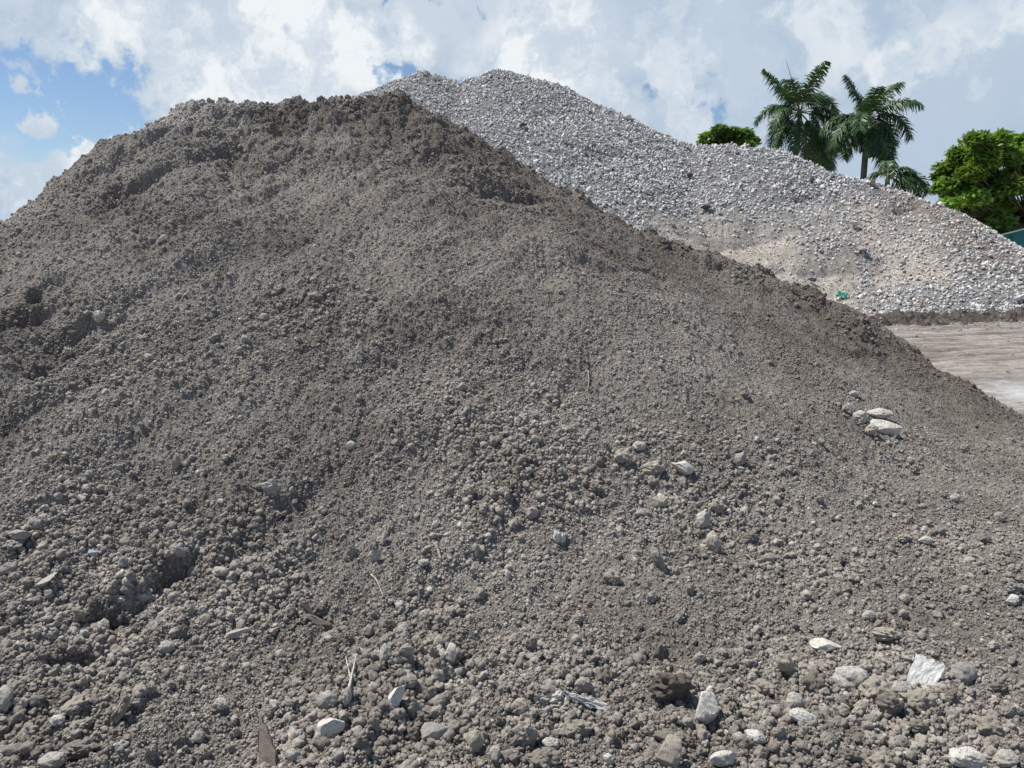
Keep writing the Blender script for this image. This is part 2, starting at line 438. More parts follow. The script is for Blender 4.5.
def rot_mats(n, tilt=1.0):
    q = rng.normal(size=(n, 4)); q[:, 1:3] *= tilt
    q /= np.linalg.norm(q, axis=1)[:, None]
    w, x, y, z = q.T
    return np.stack([1 - 2 * (y * y + z * z), 2 * (x * y - z * w), 2 * (x * z + y * w), 2 * (x * y + z * w), 1 - 2 * (x * x + z * z), 2 * (y * z - x * w),
                     2 * (x * z - y * w), 2 * (y * z + x * w), 1 - 2 * (x * x + y * y)], -1).reshape(n, 3, 3)

def bake(name, P, size, colr, sub, kind, mat, smooth, nvar=10, squash=(.65, .95), parent=None):
    """many loose pieces joined as one mesh"""
    Vs = []; Fs = []; Cs = []; base = 0
    var = rng.integers(0, nvar, len(P)); M3 = rot_mats(len(P))
    for k in range(nvar):
        s = np.where(var == k)[0]
        if not len(s): continue
        V, Fc = rock_shape(sub, kind, 300 + k + 17 * sub)
        sq = np.stack([rng.uniform(.8, 1.15, len(s)), rng.uniform(.75, 1.0, len(s)), rng.uniform(*squash, len(s))], -1)
        vv = V[None] * (sq * size[s][:, None] / 2)[:, None, :]
        vv = np.einsum('nij,nvj->nvi', M3[s], vv) + P[s][:, None, :]
        Vs.append(vv.reshape(-1, 3)); Fs.append((Fc[None] + (np.arange(len(s)) * len(V))[:, None, None]).reshape(-1, 3) + base)
        Cs.append(np.repeat(colr[s], len(V), 0)); base += len(s) * len(V)
    me = mesh_data(name, np.concatenate(Vs), np.concatenate(Fs), np.concatenate(Cs), smooth, mat)
    return me

def join_data(name, metas, mat, smooth):
    pass

def pick(P3, weight, n):
    """n spots on a fan mesh, chance by weight, jittered inside a cell"""
    p = weight.ravel() / weight.sum()
    k = rng.choice(p.size, n, p=p); i, j = np.unravel_index(k, weight.shape)
    i = np.clip(i, 0, P3.shape[0] - 2); j = np.clip(j, 0, P3.shape[1] - 2)
    a, b = rng.random(n)[:, None], rng.random(n)[:, None]
    return P3[i, j] * (1 - a) * (1 - b) + P3[i + 1, j] * a * (1 - b) + P3[i, j + 1] * (1 - a) * b + P3[i + 1, j + 1] * a * b

X, Y, Z = SP3[..., 0], SP3[..., 1], SP3[..., 2]
rad = np.hypot(X, Y)
area = np.gradient(rad, axis=0) * rad * np.gradient(np.arctan2(X, Y), axis=1)
area = area * np.clip(1 + (np.gradient(Z, axis=0) / np.gradient(rad, axis=0)) ** 2, 1, 6)
visible = (Z > -.03) & (np.abs(np.arctan2(X, Y)) < R(46)) & (rad > 1.6)
cln = cluster(X.ravel(), Y.ravel()).reshape(X.shape)
band = np.clip(.25 + .8 * fbm(X.ravel() * 1.6, Y.ravel() * 1.6, 131, 3).reshape(X.shape), 0, 1)
wt = area * visible * (.04 + .17 * band ** 2 + 1.6 * cln)
wf = area * visible * (.35 + .8 * band + .5 * cln)
def road_bits(): pass
def soil_bits(n, lo, hi, w, power, sub, tag_, sink, smooth=True):
    P = pick(SP3, w, n)
    u = rng.random(n); s = (lo ** -power + u * (hi ** -power - lo ** -power)) ** (-1 / power)
    c = soil_colour(P) * rng.uniform(.85, 1.32, (n, 1)) * (1 + rng.normal(0, .011, (n, 3)))
    c = c * (1 + .08 * np.clip(cluster(P[:, 0], P[:, 1]), 0, 1))[:, None]
    lt = rng.random(n) < .04
    c[lt] = c[lt] * 1.2 + .05
    P = P.copy(); P[:, 2] += s * sink
    return P, s, c
cdist = np.full(X.shape, 9.0)
for r_ in SOIL_R[::2]: cdist = np.minimum(cdist, np.hypot(X - r_[0], Y - r_[1] + .12))
crest = area * visible * sstep(.75, .1, cdist) * np.clip(.3 + fbm(X.ravel() * 2, Y.ravel() * 2, 137, 2).reshape(X.shape), 0, 1)
parts = []
for (n, lo, hi, w, pw, sub, kind, sk) in [
        (2600, .03, .085, crest, 2.6, 2, 'crumb', .1),
        (230000, .006, .015, wf * (rad < 6.5) / rad ** 1.5, 2.0, 0, 'crumb', .12),
        (70000, .014, .024, wf * (rad < 9.8), 2.5, 0, 'crumb', .12),
        (17000, .014, .030, wt * (rad < 9.8) / rad, 2.6, 1, 'crumb', .12),
        (5800, .026, .042, wt * (rad < 9.8) / rad, 2.8, 2, 'crumb', .14),
        (2300, .036, .064, (area * visible * (.04 + .10 * band ** 2 + 1.8 * cln ** 1.3)) * (rad < 9.8) / rad, 3.5, 2, 'crumb', .15)]:
    P, s, c = soil_bits(n, lo, hi, w, pw, sub, kind, sk)
    parts.append(bake('x', P, s, c, sub, kind, M_CLOD, True))
def merge(name, mes):
    n = 0; V = []; Fc = []; C = []
    for m in mes:
        a = np.empty(len(m.vertices) * 3, np.float32); m.vertices.foreach_get('co', a); V.append(a.reshape(-1, 3))
        f = np.empty(len(m.loops), np.int32); m.loops.foreach_get('vertex_index', f); Fc.append(f.reshape(-1, 3) + n)
        c = np.empty(len(m.vertices) * 4, np.float32); m.color_attributes['col'].data.foreach_get('color', c); C.append(c.reshape(-1, 4)[:, :3])
        n += len(m.vertices); mt = m.materials[0]; sm = m.polygons[0].use_smooth; bpy.data.meshes.remove(m)
    return mesh_data(name, np.concatenate(V), np.concatenate(Fc), np.concatenate(C), sm, mt)
tag(obj('loose_crumbs', merge('loose_crumbs', parts), soil_pile), kind='stuff')

# stones that make up the gravel heap
X, Y, Z = GP3[..., 0], GP3[..., 1], GP3[..., 2]
rad = np.hypot(X, Y); area = np.gradient(rad, axis=0) * rad * np.gradient(np.arctan2(X, Y), axis=1)
nz = np.gradient(Z, axis=0) / np.gradient(rad, axis=0)
front = (nz > -.15) & (Z > -.1) & (np.abs(np.arctan2(X, Y) - R(12)) < R(30))
sand = np.clip(patch(X.ravel(), Y.ravel(), SAND, 201) * 1.4, 0, 1).reshape(X.shape)
loam = np.clip(patch(X.ravel(), Y.ravel(), LOAM, 211) * 1.3, 0, 1).reshape(X.shape)
sandl = np.clip(patch(X.ravel(), Y.ravel(), SAND[:2], 201) * 1.5, 0, 1).reshape(X.shape)
cover = np.clip(1 - .45 * sand - .42 * sandl - .4 * loam, .08, 1)
def grav_bits(n, lo, hi, w, pw, tint, sink):
    P = pick(GP3, w, n).copy(); u = rng.random(n); s = (lo ** -pw + u * (hi ** -pw - lo ** -pw)) ** (-1 / pw)
    g = np.clip(rng.normal(.54, .095, n), .10, .74); dk = rng.random(n) < .07; g[dk] *= .4
    warm = np.clip(patch(P[:, 0], P[:, 1], SAND + LOAM, 201) * 1.3, 0, 1)
    warm = np.clip(warm + .35 * sstep(14, 24, P[:, 0] + (30 - P[:, 1])), 0, 1)
    tnt = np.array([1.02, 1.0, .965])[None] * (1 - warm[:, None]) + np.array([1.04, .97, .90])[None] * warm[:, None] * .95
    c = g[:, None] * tnt * (1 + rng.normal(0, .02, (n, 3)))
    P[:, 2] += s * sink
    return P, s, c
parts = []
for n, lo, hi, w, pw, sk in [(62000, .065, .135, area * front * cover, 2.2, .15), (7000, .11, .20, area * front * cover ** 2, 3.0, .2), (26000, .025, .055, area * front * (.15 + sand + loam), 2.0, .2)]:
    P, s, c = grav_bits(n, lo, hi, w, pw, None, sk)
    parts.append(bake('x', P, s, c, 1 if lo > .09 else 0, 'angular', M_GRAV, False, squash=(.5, .9)))
tag(obj('loose_stones', merge('loose_stones', parts), gravel_pile), kind='stuff')

# ------------------------------------------------------------------ single stones and clods, each a thing
WHITE, PALEC, TANC, GREYC, DIRT = (.66, .63, .56), (.48, .45, .395), (.42, .375, .31), (.34, .32, .29), (.28, .247, .21)
CN = {WHITE: 'white', PALEC: 'pale grey', TANC: 'tan', GREYC: 'grey', DIRT: 'brown'}
RW, RS = {}, {}
def rock_mesh(kind, k, mat):
    key = (kind, k, mat.name)
    if key not in RW:
        V, Fc = rock_shape(4 if kind != 'crumb' else 4, kind, 900 + k * 13)
        RW[key] = mesh_data(kind + '_rock', V / 2, Fc, None, kind != 'angular' or True, mat)
    return RW[key]
# named stones: (u, v, w, h, kind, colour, tilt deg, label, short reference)
A, O, C_ = 'angular', 'round', 'crumb'
NAMED = [
 (888, 429, 28, 16, A, WHITE, 12, 'largest white stone of the small group high on the right slope', 'white stone group on the right slope'),
 (879, 415, 23, 9, O, PALEC, 0, 'flat oval pale stone lying on the largest white stone of the right slope group', None),
 (861, 419, 13, 11, O, PALEC, 0, 'small round pale stone left of the flat oval stone in the right slope group', None),
 (849, 411, 11, 9, O, GREYC, 20, 'small grey stone at the left end of the right slope group', None),
 (871, 431, 14, 9, O, TANC, 0, 'tan stone half buried left of the largest white stone on the right slope', None),
 (850, 681, 31, 20, O, PALEC, -8, 'large rounded pale grey stone left of the crumpled white sheet scrap', 'rounded pale grey stone'),
 (827, 648, 27, 11, A, WHITE, 12, 'flat white sliver of stone above the large rounded pale grey stone', 'flat white sliver'),
 (706, 717, 26, 29, A, WHITE, 10, 'angular white stone block standing near the bottom edge right of centre', 'angular white block'),
 (803, 720, 23, 11, O, WHITE, 22, 'long white pebble lying aslant below the large rounded pale grey stone', 'long white pebble'),
 (755, 740, 18, 10, O, WHITE, 18, 'oval white pebble near the bottom edge between the white block and long pebble', 'oval white pebble'),
 (725, 763, 25, 14, A, WHITE, 0, 'white stone cut by the bottom edge just right of the angular white block', 'white stone at the bottom edge'),
 (967, 762, 24, 15, O, WHITE, 0, 'bright white stone cut by the bottom edge near the right corner', 'bright white corner stone'),
 (1005, 763, 22, 11, O, PALEC, 0, 'pale stone at the bottom edge, closest to the right corner', None),
 (963, 677, 21, 17, O, GREYC, 0, 'round grey stone just right of the crumpled white sheet scrap', 'round grey stone beside the sheet'),
 (876, 694, 27, 19, C_, TANC, 0, 'lumpy tan clod between the rounded pale grey stone and the sheet scrap', 'lumpy tan clod'),
 (891, 706, 21, 16, C_, DIRT, 0, 'brown clod touching the lower right of the lumpy tan clod', None),
 (902, 692, 15, 13, O, PALEC, 0, 'small pale stone tucked under the lower left corner of the sheet scrap', None),
 (918, 704, 25, 18, C_, TANC, 0, 'wide knobbly tan clod directly below the white sheet scrap', 'wide knobbly clod'),
 (786, 668, 13, 25, O, TANC, -28, 'elongated tan stone leaning left, up left of the rounded pale grey stone', 'elongated tan stone'),
 (814, 685, 18, 17, C_, DIRT, 0, 'round dusty brown clod left of the rounded pale grey stone', 'dusty round clod'),
 (794, 705, 17, 16, O, PALEC, 0, 'small roundish pale stone above the long white pebble', None),
 (765, 690, 29, 15, C_, TANC, 8, 'long low tan clod below left of the elongated tan stone', 'long low clod'),
 (989, 731, 21, 15, C_, TANC, 0, 'dull tan clod above the bright white corner stone', None),
 (888, 637, 24, 10, C_, TANC, 5, 'flat tan clod on the open slope above the sheet scrap', 'flat tan clod'),
 (435, 733, 23, 20, A, PALEC, 5, 'wedge shaped pale tan stone at the bottom of the central clod cluster', 'wedge shaped stone'),
 (395, 700, 14, 25, A, WHITE, 12, 'tall narrow white stone in the central clod cluster', 'tall narrow white stone'),
 (412, 710, 23, 20, C_, TANC, 0, 'big round tan clod touching the right of the tall narrow white stone', 'big round clod'),
 (421, 722, 16, 13, C_, DIRT, 0, 'brown clod below the big round clod in the central cluster', None),
 (450, 657, 14, 16, A, WHITE, 0, 'small angular white stone at the upper right of the central cluster', 'small angular white stone'),
 (385, 657, 12, 18, O, PALEC, 10, 'upright pale pebble at the upper left of the central cluster', 'upright pale pebble'),
 (438, 671, 18, 17, C_, DIRT, 0, 'round brown clod below the small angular white stone', None),
 (526, 738, 22, 23, C_, TANC, 0, 'large tan clod left of the round white pebble at the bottom centre', 'large tan clod'),
 (551, 746, 14, 12, O, WHITE, 0, 'round white pebble at the bottom centre', 'round white pebble'),
 (544, 760, 30, 17, C_, DIRT, 0, 'wide brown clod below the round white pebble at the bottom centre', None),
 (475, 745, 14, 21, O, TANC, 5, 'upright tan stone left of the large tan clod at the bottom', 'upright tan stone'),
 (579, 730, 23, 12, C_, TANC, 0, 'flat tan clod below the torn plastic strip', None),
 (669, 757, 27, 23, A, TANC, 0, 'square tan stone block at the bottom edge left of the white block', 'square tan block'),
 (670, 690, 48, 28, C_, (.15, .128, .108), 0, 'very large dark lump of earth above the square tan block', 'large dark lump'),
 (602, 680, 17, 17, C_, DIRT, 0, 'brown clod left of the very large dark lump of earth', None),
 (584, 688, 17, 15, O, TANC, 30, 'tan stone above the right end of the torn plastic strip', None),
 (560, 674, 17, 15, C_, TANC, 0, 'tan clod above the crumpled plastic at the bottom centre', None),
 (328, 731, 22, 27, A, WHITE, 30, 'bright white angular stone at the bottom, right of the wooden stake', 'white stone by the stake'),
 (328, 702, 15, 14, O, PALEC, 0, 'pale round stone above the bright white stone by the wooden stake', None),
 (237, 636, 21, 10, A, PALEC, 0, 'flat pale stone alone on the lower left slope', 'flat pale stone'),
 (166, 649, 15, 10, O, PALEC, 0, 'oval pale stone down left of the flat pale stone on the left slope', 'oval pale stone'),
 (220, 572, 16, 8, O, PALEC, 0, 'thin pale stone right of the capped dark lump on the left slope', 'thin pale stone'),
 (220, 706, 14, 9, O, PALEC, 0, 'small pale stone midway between the flat pale stone and the bottom edge', 'small pale stone'),
 (178, 553, 15, 12, C_, PALEC, 0, 'pale knob on top of the dark scarp on the left slope', 'pale knob'),
 (91, 554, 13, 8, A, (.45, .47, .50), 0, 'small bluish white stone on the left slope', 'bluish white stone'),
 (45, 582, 20, 5, A, PALEC, -25, 'thin pale sliver lying aslant near the left edge', 'thin pale sliver'),
 (21, 538, 26, 9, A, GREYC, -8, 'long flat grey slab near the left edge above the thin pale sliver', 'long flat slab'),
 (3, 702, 15, 16, O, PALEC, 0, 'pale stone cut by the left edge near the bottom', 'pale stone at the left edge'),
 (70, 709, 30, 9, C_, TANC, -22, 'long tan clod low on the left, right of the stone at the left edge', 'long tan clod'),
 (57, 722, 12, 8, O, WHITE, 0, 'small white pebble just below the long tan clod low on the left', None),
 (119, 716, 9, 24, C_, TANC, 22, 'narrow upright tan clod at the lower left', 'narrow upright clod'),
 (80, 751, 27, 12, C_, DIRT, -10, 'wide brown clod at the bottom edge on the left', 'wide brown clod'),
 (52, 763, 21, 12, O, PALEC, -15, 'pale stone cut by the bottom edge on the left', None),
 (103, 627, 11, 10, O, PALEC, 0, 'small pale stone sitting in the dark hollow of the left slope', 'small pale stone in the hollow'),
 (271, 489, 19, 15, C_, PALEC, 0, 'dusty pale lump alone on the middle of the slope, left of the bent twig', 'dusty pale lump'),
 (374, 557, 11, 14, A, PALEC, 20, 'lower of two pale splinters of stone in the middle of the slope', 'two pale splinters'),
 (383, 540, 8, 14, A, PALEC, 15, 'upper of two pale splinters of stone in the middle of the slope', None),
 (557, 539, 9, 13, O, WHITE, 0, 'small upright white stone right of centre, above the loose clods', 'small upright white stone'),
 (532, 514, 13, 11, O, (.40, .34, .31), 0, 'small pinkish stone in the middle of the slope', 'small pinkish stone'),
 (474, 570, 9, 11, A, PALEC, 20, 'small pale chip of stone left of the small upright white stone', None),
 (658, 504, 23, 16, A, TANC, -10, 'large pale tan stone in the middle of the right slope', 'large pale tan stone'),
 (703, 522, 13, 19, O, PALEC, 8, 'upright pale stone right of the large pale tan stone', 'upright pale stone'),
 (713, 546, 12, 21, O, TANC, 0, 'tan upright stone below the upright pale stone on the right slope', None),
 (716, 510, 14, 11, C_, TANC, 0, 'small tan clod touching the upper right of the upright pale stone', None),
 (682, 468, 24, 10, A, WHITE, 32, 'flat white shard lying aslant above the large pale tan stone', 'flat white shard'),
 (639, 447, 14, 9, O, PALEC, 0, 'small pale stone at the top of the group left of the flat white shard', 'top stone of the pale group'),
 (622, 458, 18, 14, C_, TANC, 0, 'tan clod at the left of the group beside the flat white shard', None),
 (654, 471, 22, 13, C_, TANC, 0, 'tan clod just left of the flat white shard', None),
 (644, 514, 10, 9, O, PALEC, 0, 'small pale pebble down left of the large pale tan stone', None),
 (740, 461, 11, 14, O, GREYC, 20, 'upright grey stone right of the flat white shard', 'upright grey stone'),
 (658, 562, 9, 22, O, GREYC, -20, 'narrow grey stone standing aslant below the large pale tan stone', 'narrow grey stone'),
 (612, 579, 17, 12, C_, TANC, 0, 'dull tan clod left of the narrow grey stone', None),
 (924, 541, 15, 6, A, PALEC, 10, 'thin flat pale stone near the right edge of the middle slope', 'thin flat pale stone'),
 (905, 539, 16, 8, C_, TANC, 0, 'tan clod just left of the thin flat pale stone at the right', None),
 (162, 240, 6, 11, A, WHITE, 30, 'small white chip high on the left slope below the dark hollow', 'small white chip'),
 (99, 321, 11, 10, O, PALEC, -30, 'pale tan stone alone on the upper left slope', 'lone upper left stone'),
 (638, 253, 7, 17, A, GREYC, -5, 'grey stone plate standing upright near the right crest', 'grey standing plate'),
 (277, 292, 17, 8, C_, TANC, -35, 'long tan clod of the upper slope row, its left end', 'long tan clod of the upper row'),
 (315, 297, 15, 7, C_, TANC, 5, 'tan clod of the upper slope row, right of the long clod', None),
 (869, 618, 11, 8, O, PALEC, 0, 'small pale pebble above the flat tan clod on the right', None),
 (1012, 601, 11, 7, A, WHITE, 0, 'small white chip near the right edge above a grey stone', None),
 (1014, 590, 16, 10, C_, GREYC, 0, 'grey clod touching the right edge of the lower slope', None),
 (993, 647, 9, 7, O, PALEC, 0, 'tiny pale pebble near the right edge above the round grey stone', None),
]
EXTRA = [  # (u, v, w, h, kind, colour)
 (882, 618, 11, 10, C_, TANC), (820, 633, 17, 11, C_, DIRT), (740, 742, 12, 12, O, PALEC), (747, 748, 13, 12, C_, DIRT), (758, 760, 17, 15, C_, TANC), (901, 744, 12, 11, O, TANC), (752, 680, 9, 8, O, PALEC),
 (407, 653, 13, 13, O, TANC), (428, 698, 13, 13, C_, DIRT), (410, 684, 14, 12, O, TANC), (386, 694, 14, 15, C_, TANC), (433, 655, 9, 13, C_, TANC), (373, 726, 15, 14, C_, TANC), (401, 726, 11, 10, C_, TANC),
 (411, 738, 15, 14, C_, DIRT), (424, 617, 9, 10, O, PALEC), (403, 632, 9, 12, O, PALEC), (438, 644, 11, 10, O, PALEC), (609, 760, 9, 9, O, WHITE), (495, 755, 10, 9, O, PALEC), (491, 662, 13, 12, C_, TANC), (540, 690, 10, 9, C_, TANC),
 (551, 657, 14, 10, C_, TANC), (521, 710, 15, 15, O, TANC), (531, 646, 14, 15, C_, DIRT), (644, 720, 15, 12, C_, TANC), (651, 733, 17, 14, C_, TANC), (667, 740, 25, 11, C_, DIRT), (651, 599, 13, 11, C_, TANC),
 (596, 489, 19, 11, C_, DIRT), (764, 552, 12, 11, C_, TANC), (751, 540, 14, 11, C_, DIRT), (770, 559, 11, 9, O, TANC), (562, 541, 7, 10, O, WHITE), (792, 546, 6, 5, O, WHITE), (854, 396, 8, 5, O, PALEC), (924, 531, 6, 6, O, WHITE),
 (35, 526, 15, 10, O, GREYC), (12, 548, 18, 8, C_, GREYC), (77, 619, 16, 12, C_, TANC), (125, 543, 9, 8, O, TANC), (78, 728, 14, 9, C_, PALEC), (293, 758, 13, 12, O, PALEC), (241, 627, 8, 9, O, TANC), (351, 553, 9, 12, C_, TANC),
 (423, 565, 12, 6, O, PALEC), (435, 526, 6, 7, O, WHITE), (470, 491, 13, 10, C_, TANC), (504, 493, 10, 9, O, TANC), (516, 523, 10, 10, C_, TANC), (476, 552, 7, 12, O, GREYC), (351, 446, 9, 7, O, PALEC),
 (264, 318, 9, 7, O, TANC), (68, 353, 11, 8, C_, PALEC), (347, 701, 8, 14, O, PALEC), (357, 655, 9, 11, C_, TANC), (302, 676, 12, 9, C_, DIRT), (145, 600, 10, 8, O, TANC), (190, 612, 11, 10, C_, TANC), (205, 622, 10, 9, O, TANC),
 (180, 633, 12, 10, C_, DIRT), (150, 690, 12, 10, C_, TANC), (40, 660, 14, 10, C_, DIRT), (60, 545, 12, 8, C_, GREYC), (8, 570, 14, 9, O, GREYC), (280, 655, 9, 8, O, PALEC), (270, 715, 11, 10, C_, TANC), (360, 745, 14, 12, C_, DIRT),
 (460, 700, 13, 11, C_, TANC), (500, 722, 12, 11, C_, DIRT), (503, 690, 11, 10, C_, TANC), (620, 700, 12, 11, C_, TANC), (620, 735, 11, 12, C_, TANC), (640, 765, 15, 10, C_, TANC), (690, 745, 12, 12, C_, DIRT), (780, 735, 12, 11, C_, TANC),
 (830, 745, 14, 12, C_, TANC), (850, 758, 20, 12, C_, DIRT), (880, 765, 22, 13, C_, TANC), (920, 730, 14, 12, C_, DIRT), (935, 715, 12, 11, C_, TANC), (950, 700, 14, 13, C_, DIRT), (940, 745, 12, 9, O, PALEC), (845, 705, 13, 11, C_, DIRT),
 (860, 710, 12, 10, O, TANC), (730, 700, 11, 10, C_, TANC), (735, 665, 12, 9, C_, DIRT), (700, 660, 11, 9, O, TANC), (745, 620, 9, 8, C_, TANC), (905, 600, 9, 8, O, TANC), (1000, 690, 15, 12, C_, DIRT), (1010, 715, 13, 12, C_, TANC),
 (690, 590, 10, 9, C_, TANC), (800, 590, 9, 8, O, TANC), (985, 540, 10, 8, C_, DIRT), (1000, 520, 9, 8, O, TANC), (955, 500, 8, 7, O, PALEC), (790, 470, 8, 7, C_, TANC), (570, 430, 9, 7, C_, TANC), (535, 440, 8, 7, O, TANC), (480, 440, 9, 7, C_, TANC),
 (610, 410, 7, 6, O, TANC), (745, 395, 8, 6, C_, DIRT), (580, 620, 11, 9, C_, TANC), (560, 600, 9, 8, O, TANC), (470, 620, 9, 8, O, TANC), (330, 640, 8, 7, O, PALEC), (95, 500, 9, 7, C_, TANC), (140, 500, 8, 7, O, TANC), (210, 470, 8, 6, C_, TANC),
 (176, 465, 7, 13, O, (.42, .35, .31)), (100, 365, 8, 6, C_, TANC), (130, 380, 9, 7, C_, TANC), (225, 345, 9, 6, C_, TANC), (240, 395, 8, 6, C_, TANC), (440, 300, 9, 7, C_, DIRT), (395, 220, 8, 6, C_, TANC), (560, 260, 8, 6, C_, TANC),
 (915, 470, 9, 7, C_, DIRT), (965, 450, 8, 7, C_, TANC), (820, 500, 9, 8, C_, TANC), (840, 560, 10, 8, C_, DIRT), (20, 640, 14, 10, C_, TANC), (30, 735, 16, 12, C_, TANC), (100, 765, 14, 9, C_, TANC), (150, 755, 13, 11, C_, TANC),
 (180, 740, 12, 10, C_, DIRT), (205, 755, 11, 10, C_, TANC), (235, 735, 11, 10, C_, TANC), (190, 690, 10, 9, C_, TANC), (250, 680, 9, 9, C_, DIRT),
]
def soil_pts(L): return cast(soil_full, [e[0] for e in L], [min(e[1] + e[3] * .30, 790) for e in L], 1.3, 11, 1800)
def place_rock(e, c, k, label, cat, name, group=None):
    u, v, w, h, kind, co = e[:6]; tilt = e[6] if len(e) > 6 else rng.uniform(-15, 15)
    me = rock_mesh(kind, k, M_CLODO if kind == 'crumb' else M_STONE)
    o = bpy.data.objects.new(name, me); col.objects.link(o)
    px = math.dist(c, CAM) / F
    o.scale = (w * px * 1.18, max(w, h) * px * .8, h * px * 1.35)
    o.rotation_euler = (R(rng.uniform(-20, 8)), R(tilt), R(rng.uniform(-20, 20)))
    o.location = (c[0], c[1] + h * px * .1, c[2] + h * px * .36)
    j = rng.uniform(.92, 1.08)
    o.color = (co[0] * j, co[1] * j, co[2] * j, 1)
    tag(o, label, cat, group); return o
P = soil_pts(NAMED)
REFS = []
for i, (e, c) in enumerate(zip(NAMED, P)):
    if np.isnan(c[0]): continue
    cat = 'dirt clod' if e[4] == C_ else 'stone'
    place_rock(e, c, i % 8, e[7], cat, 'dirt_clod' if e[4] == C_ else ('pebble' if e[2] < 15 else 'stone'), 'clods of earth on the soil heap' if e[4] == C_ else 'stones on the soil heap')
    if e[8]: REFS.append((e[0], e[1], e[8]))
REFS += [(925, 672, 'crumpled white sheet scrap'), (590, 706, 'torn plastic strip'), (265, 745, 'wooden stake'), (357, 470, 'bent dark twig'), (354, 672, 'pale forked twig'), (315, 618, 'dark bark piece')]
P = soil_pts(EXTRA); seen_labels = set(e[7] for e in NAMED)
for i, (e, c) in enumerate(zip(EXTRA, P)):
    if np.isnan(c[0]): continue
    size = 'tiny' if e[2] < 8 else 'small' if e[2] < 12 else 'midsize' if e[2] < 16 else 'large'
    ref = sorted(REFS, key=lambda r: math.hypot(r[0] - e[0], r[1] - e[1]))
    what = ('crumbly %s clod' % CN.get(e[5], 'pinkish')) if e[4] == C_ else ('smooth %s pebble' % CN.get(e[5], 'pinkish'))
    for r in ref[:6]:
        dx, dy = e[0] - r[0], e[1] - r[1]; d = math.hypot(dx, dy)
        a = math.degrees(math.atan2(-dy, dx)) % 360
        side = ['right of', 'up right of', 'above', 'up left of', 'left of', 'down left of', 'below', 'down right of'][int((a + 22.5) // 45) % 8]
        far = 'close ' if d < 26 else 'somewhat ' if d < 60 else 'well ' if d < 110 else 'far '
        lab = '%s %s %s%s the %s' % (size, what, far, side, r[2])
        if lab not in seen_labels and len(lab.split()) <= 16: break
    seen_labels.add(lab)
    crumb = e[4] == C_
    place_rock(e, c, i % 8, lab, 'dirt clod' if crumb else 'pebble', 'dirt_clod' if crumb else 'pebble', 'clods of earth on the soil heap' if crumb else 'stones on the soil heap')

# ---- crumpled sheets, twigs, stake
def sheet(name, outline, c, nx, ny, th, crumple, seed, yaw, pitch, colr, label, cat, roll=0):
    """a crumpled sheet with thickness; outline = 4 corners (x, z) in metres"""
    s = np.linspace(0, 1, nx); t = np.linspace(0, 1, ny); S, T = np.meshgrid(s, t)
    o = np.array(outline, float)
    Q = (1 - S)[..., None] * (1 - T)[..., None] * o[0] + S[..., None] * (1 - T)[..., None] * o[1] + S[..., None] * T[..., None] * o[2] + (1 - S)[..., None] * T[..., None] * o[3]
    sz = np.linalg.norm(o[2] - o[0])
    e = fbm(S.ravel() * 3 + seed, T.ravel() * 3, seed, 3).reshape(S.shape)
    bulge = crumple * sz * (np.abs(fbm(S.ravel() * 2.2 + seed, T.ravel() * 2.2, seed + 4, 4).reshape(S.shape)) * 1.2 - .1 + .25 * (S - .5) ** 2)
    edge = np.minimum.reduce([S, 1 - S, T, 1 - T]); Q = Q + (e * .05 * sz * (edge < .08))[..., None] * np.array([1, .7])
    top = np.stack([Q[..., 0], Q[..., 1], bulge], -1).reshape(-1, 3); bot = top - np.array([0, 0, th])
    n = nx * ny; i = np.arange(n).reshape(ny, nx)
    q = np.stack([i[:-1, :-1], i[:-1, 1:], i[1:, 1:], i[1:, :-1]], -1).reshape(-1, 4)
    rim = list(i[0, :]) + list(i[1:, -1]) + list(i[-1, :-1][::-1]) + list(i[1:-1, 0][::-1])
    sd = np.array([(rim[k], rim[k - 1], rim[k - 1] + n, rim[k] + n) for k in range(len(rim))])
    me = mesh_data(name, np.concatenate([top, bot]), [np.concatenate([q, q[:, ::-1] + n, sd])], None, False, M_PLASTIC)
    ob = obj(name, me, None, tuple(c)); ob.rotation_euler = (R(pitch), R(roll), R(yaw)); ob.color = (*colr, 1)
    return tag(ob, label, cat)
def at(u, v, up=0):
    c = cast(soil_full, [u], [v], 1.3, 11)[0]; return np.array([c[0], c[1], c[2] + up]), math.dist(c, CAM) / F
c, px = at(922, 682, .022)
sheet('sheet_scrap', np.array([(-20, -15), (3, -17), (21, 8), (-1, 18)]) * px, c, 26, 26, .004, .022, 5, 0, 52, (.68, .66, .61), 'crumpled white sheet scrap lying among clods at the lower right', 'scrap')
c, px = at(551, 706, .02)
sheet('plastic_scrap', np.array([(-17, 2), (-8, -10), (18, -7), (10, 9)]) * px, c, 24, 24, .003, .22, 11, 0, 50, (.44, .42, .38), 'dusty crumpled plastic left of the torn plastic strip near the bottom centre', 'scrap')
c, px = at(590, 708, .022)
sheet('plastic_strip', np.array([(-22, 9), (-18, 3), (19, -11), (15, -1)]) * px, c, 30, 14, .003, .09, 17, 0, 50, (.54, .53, .50), 'torn whitish plastic strip near the bottom centre', 'scrap')

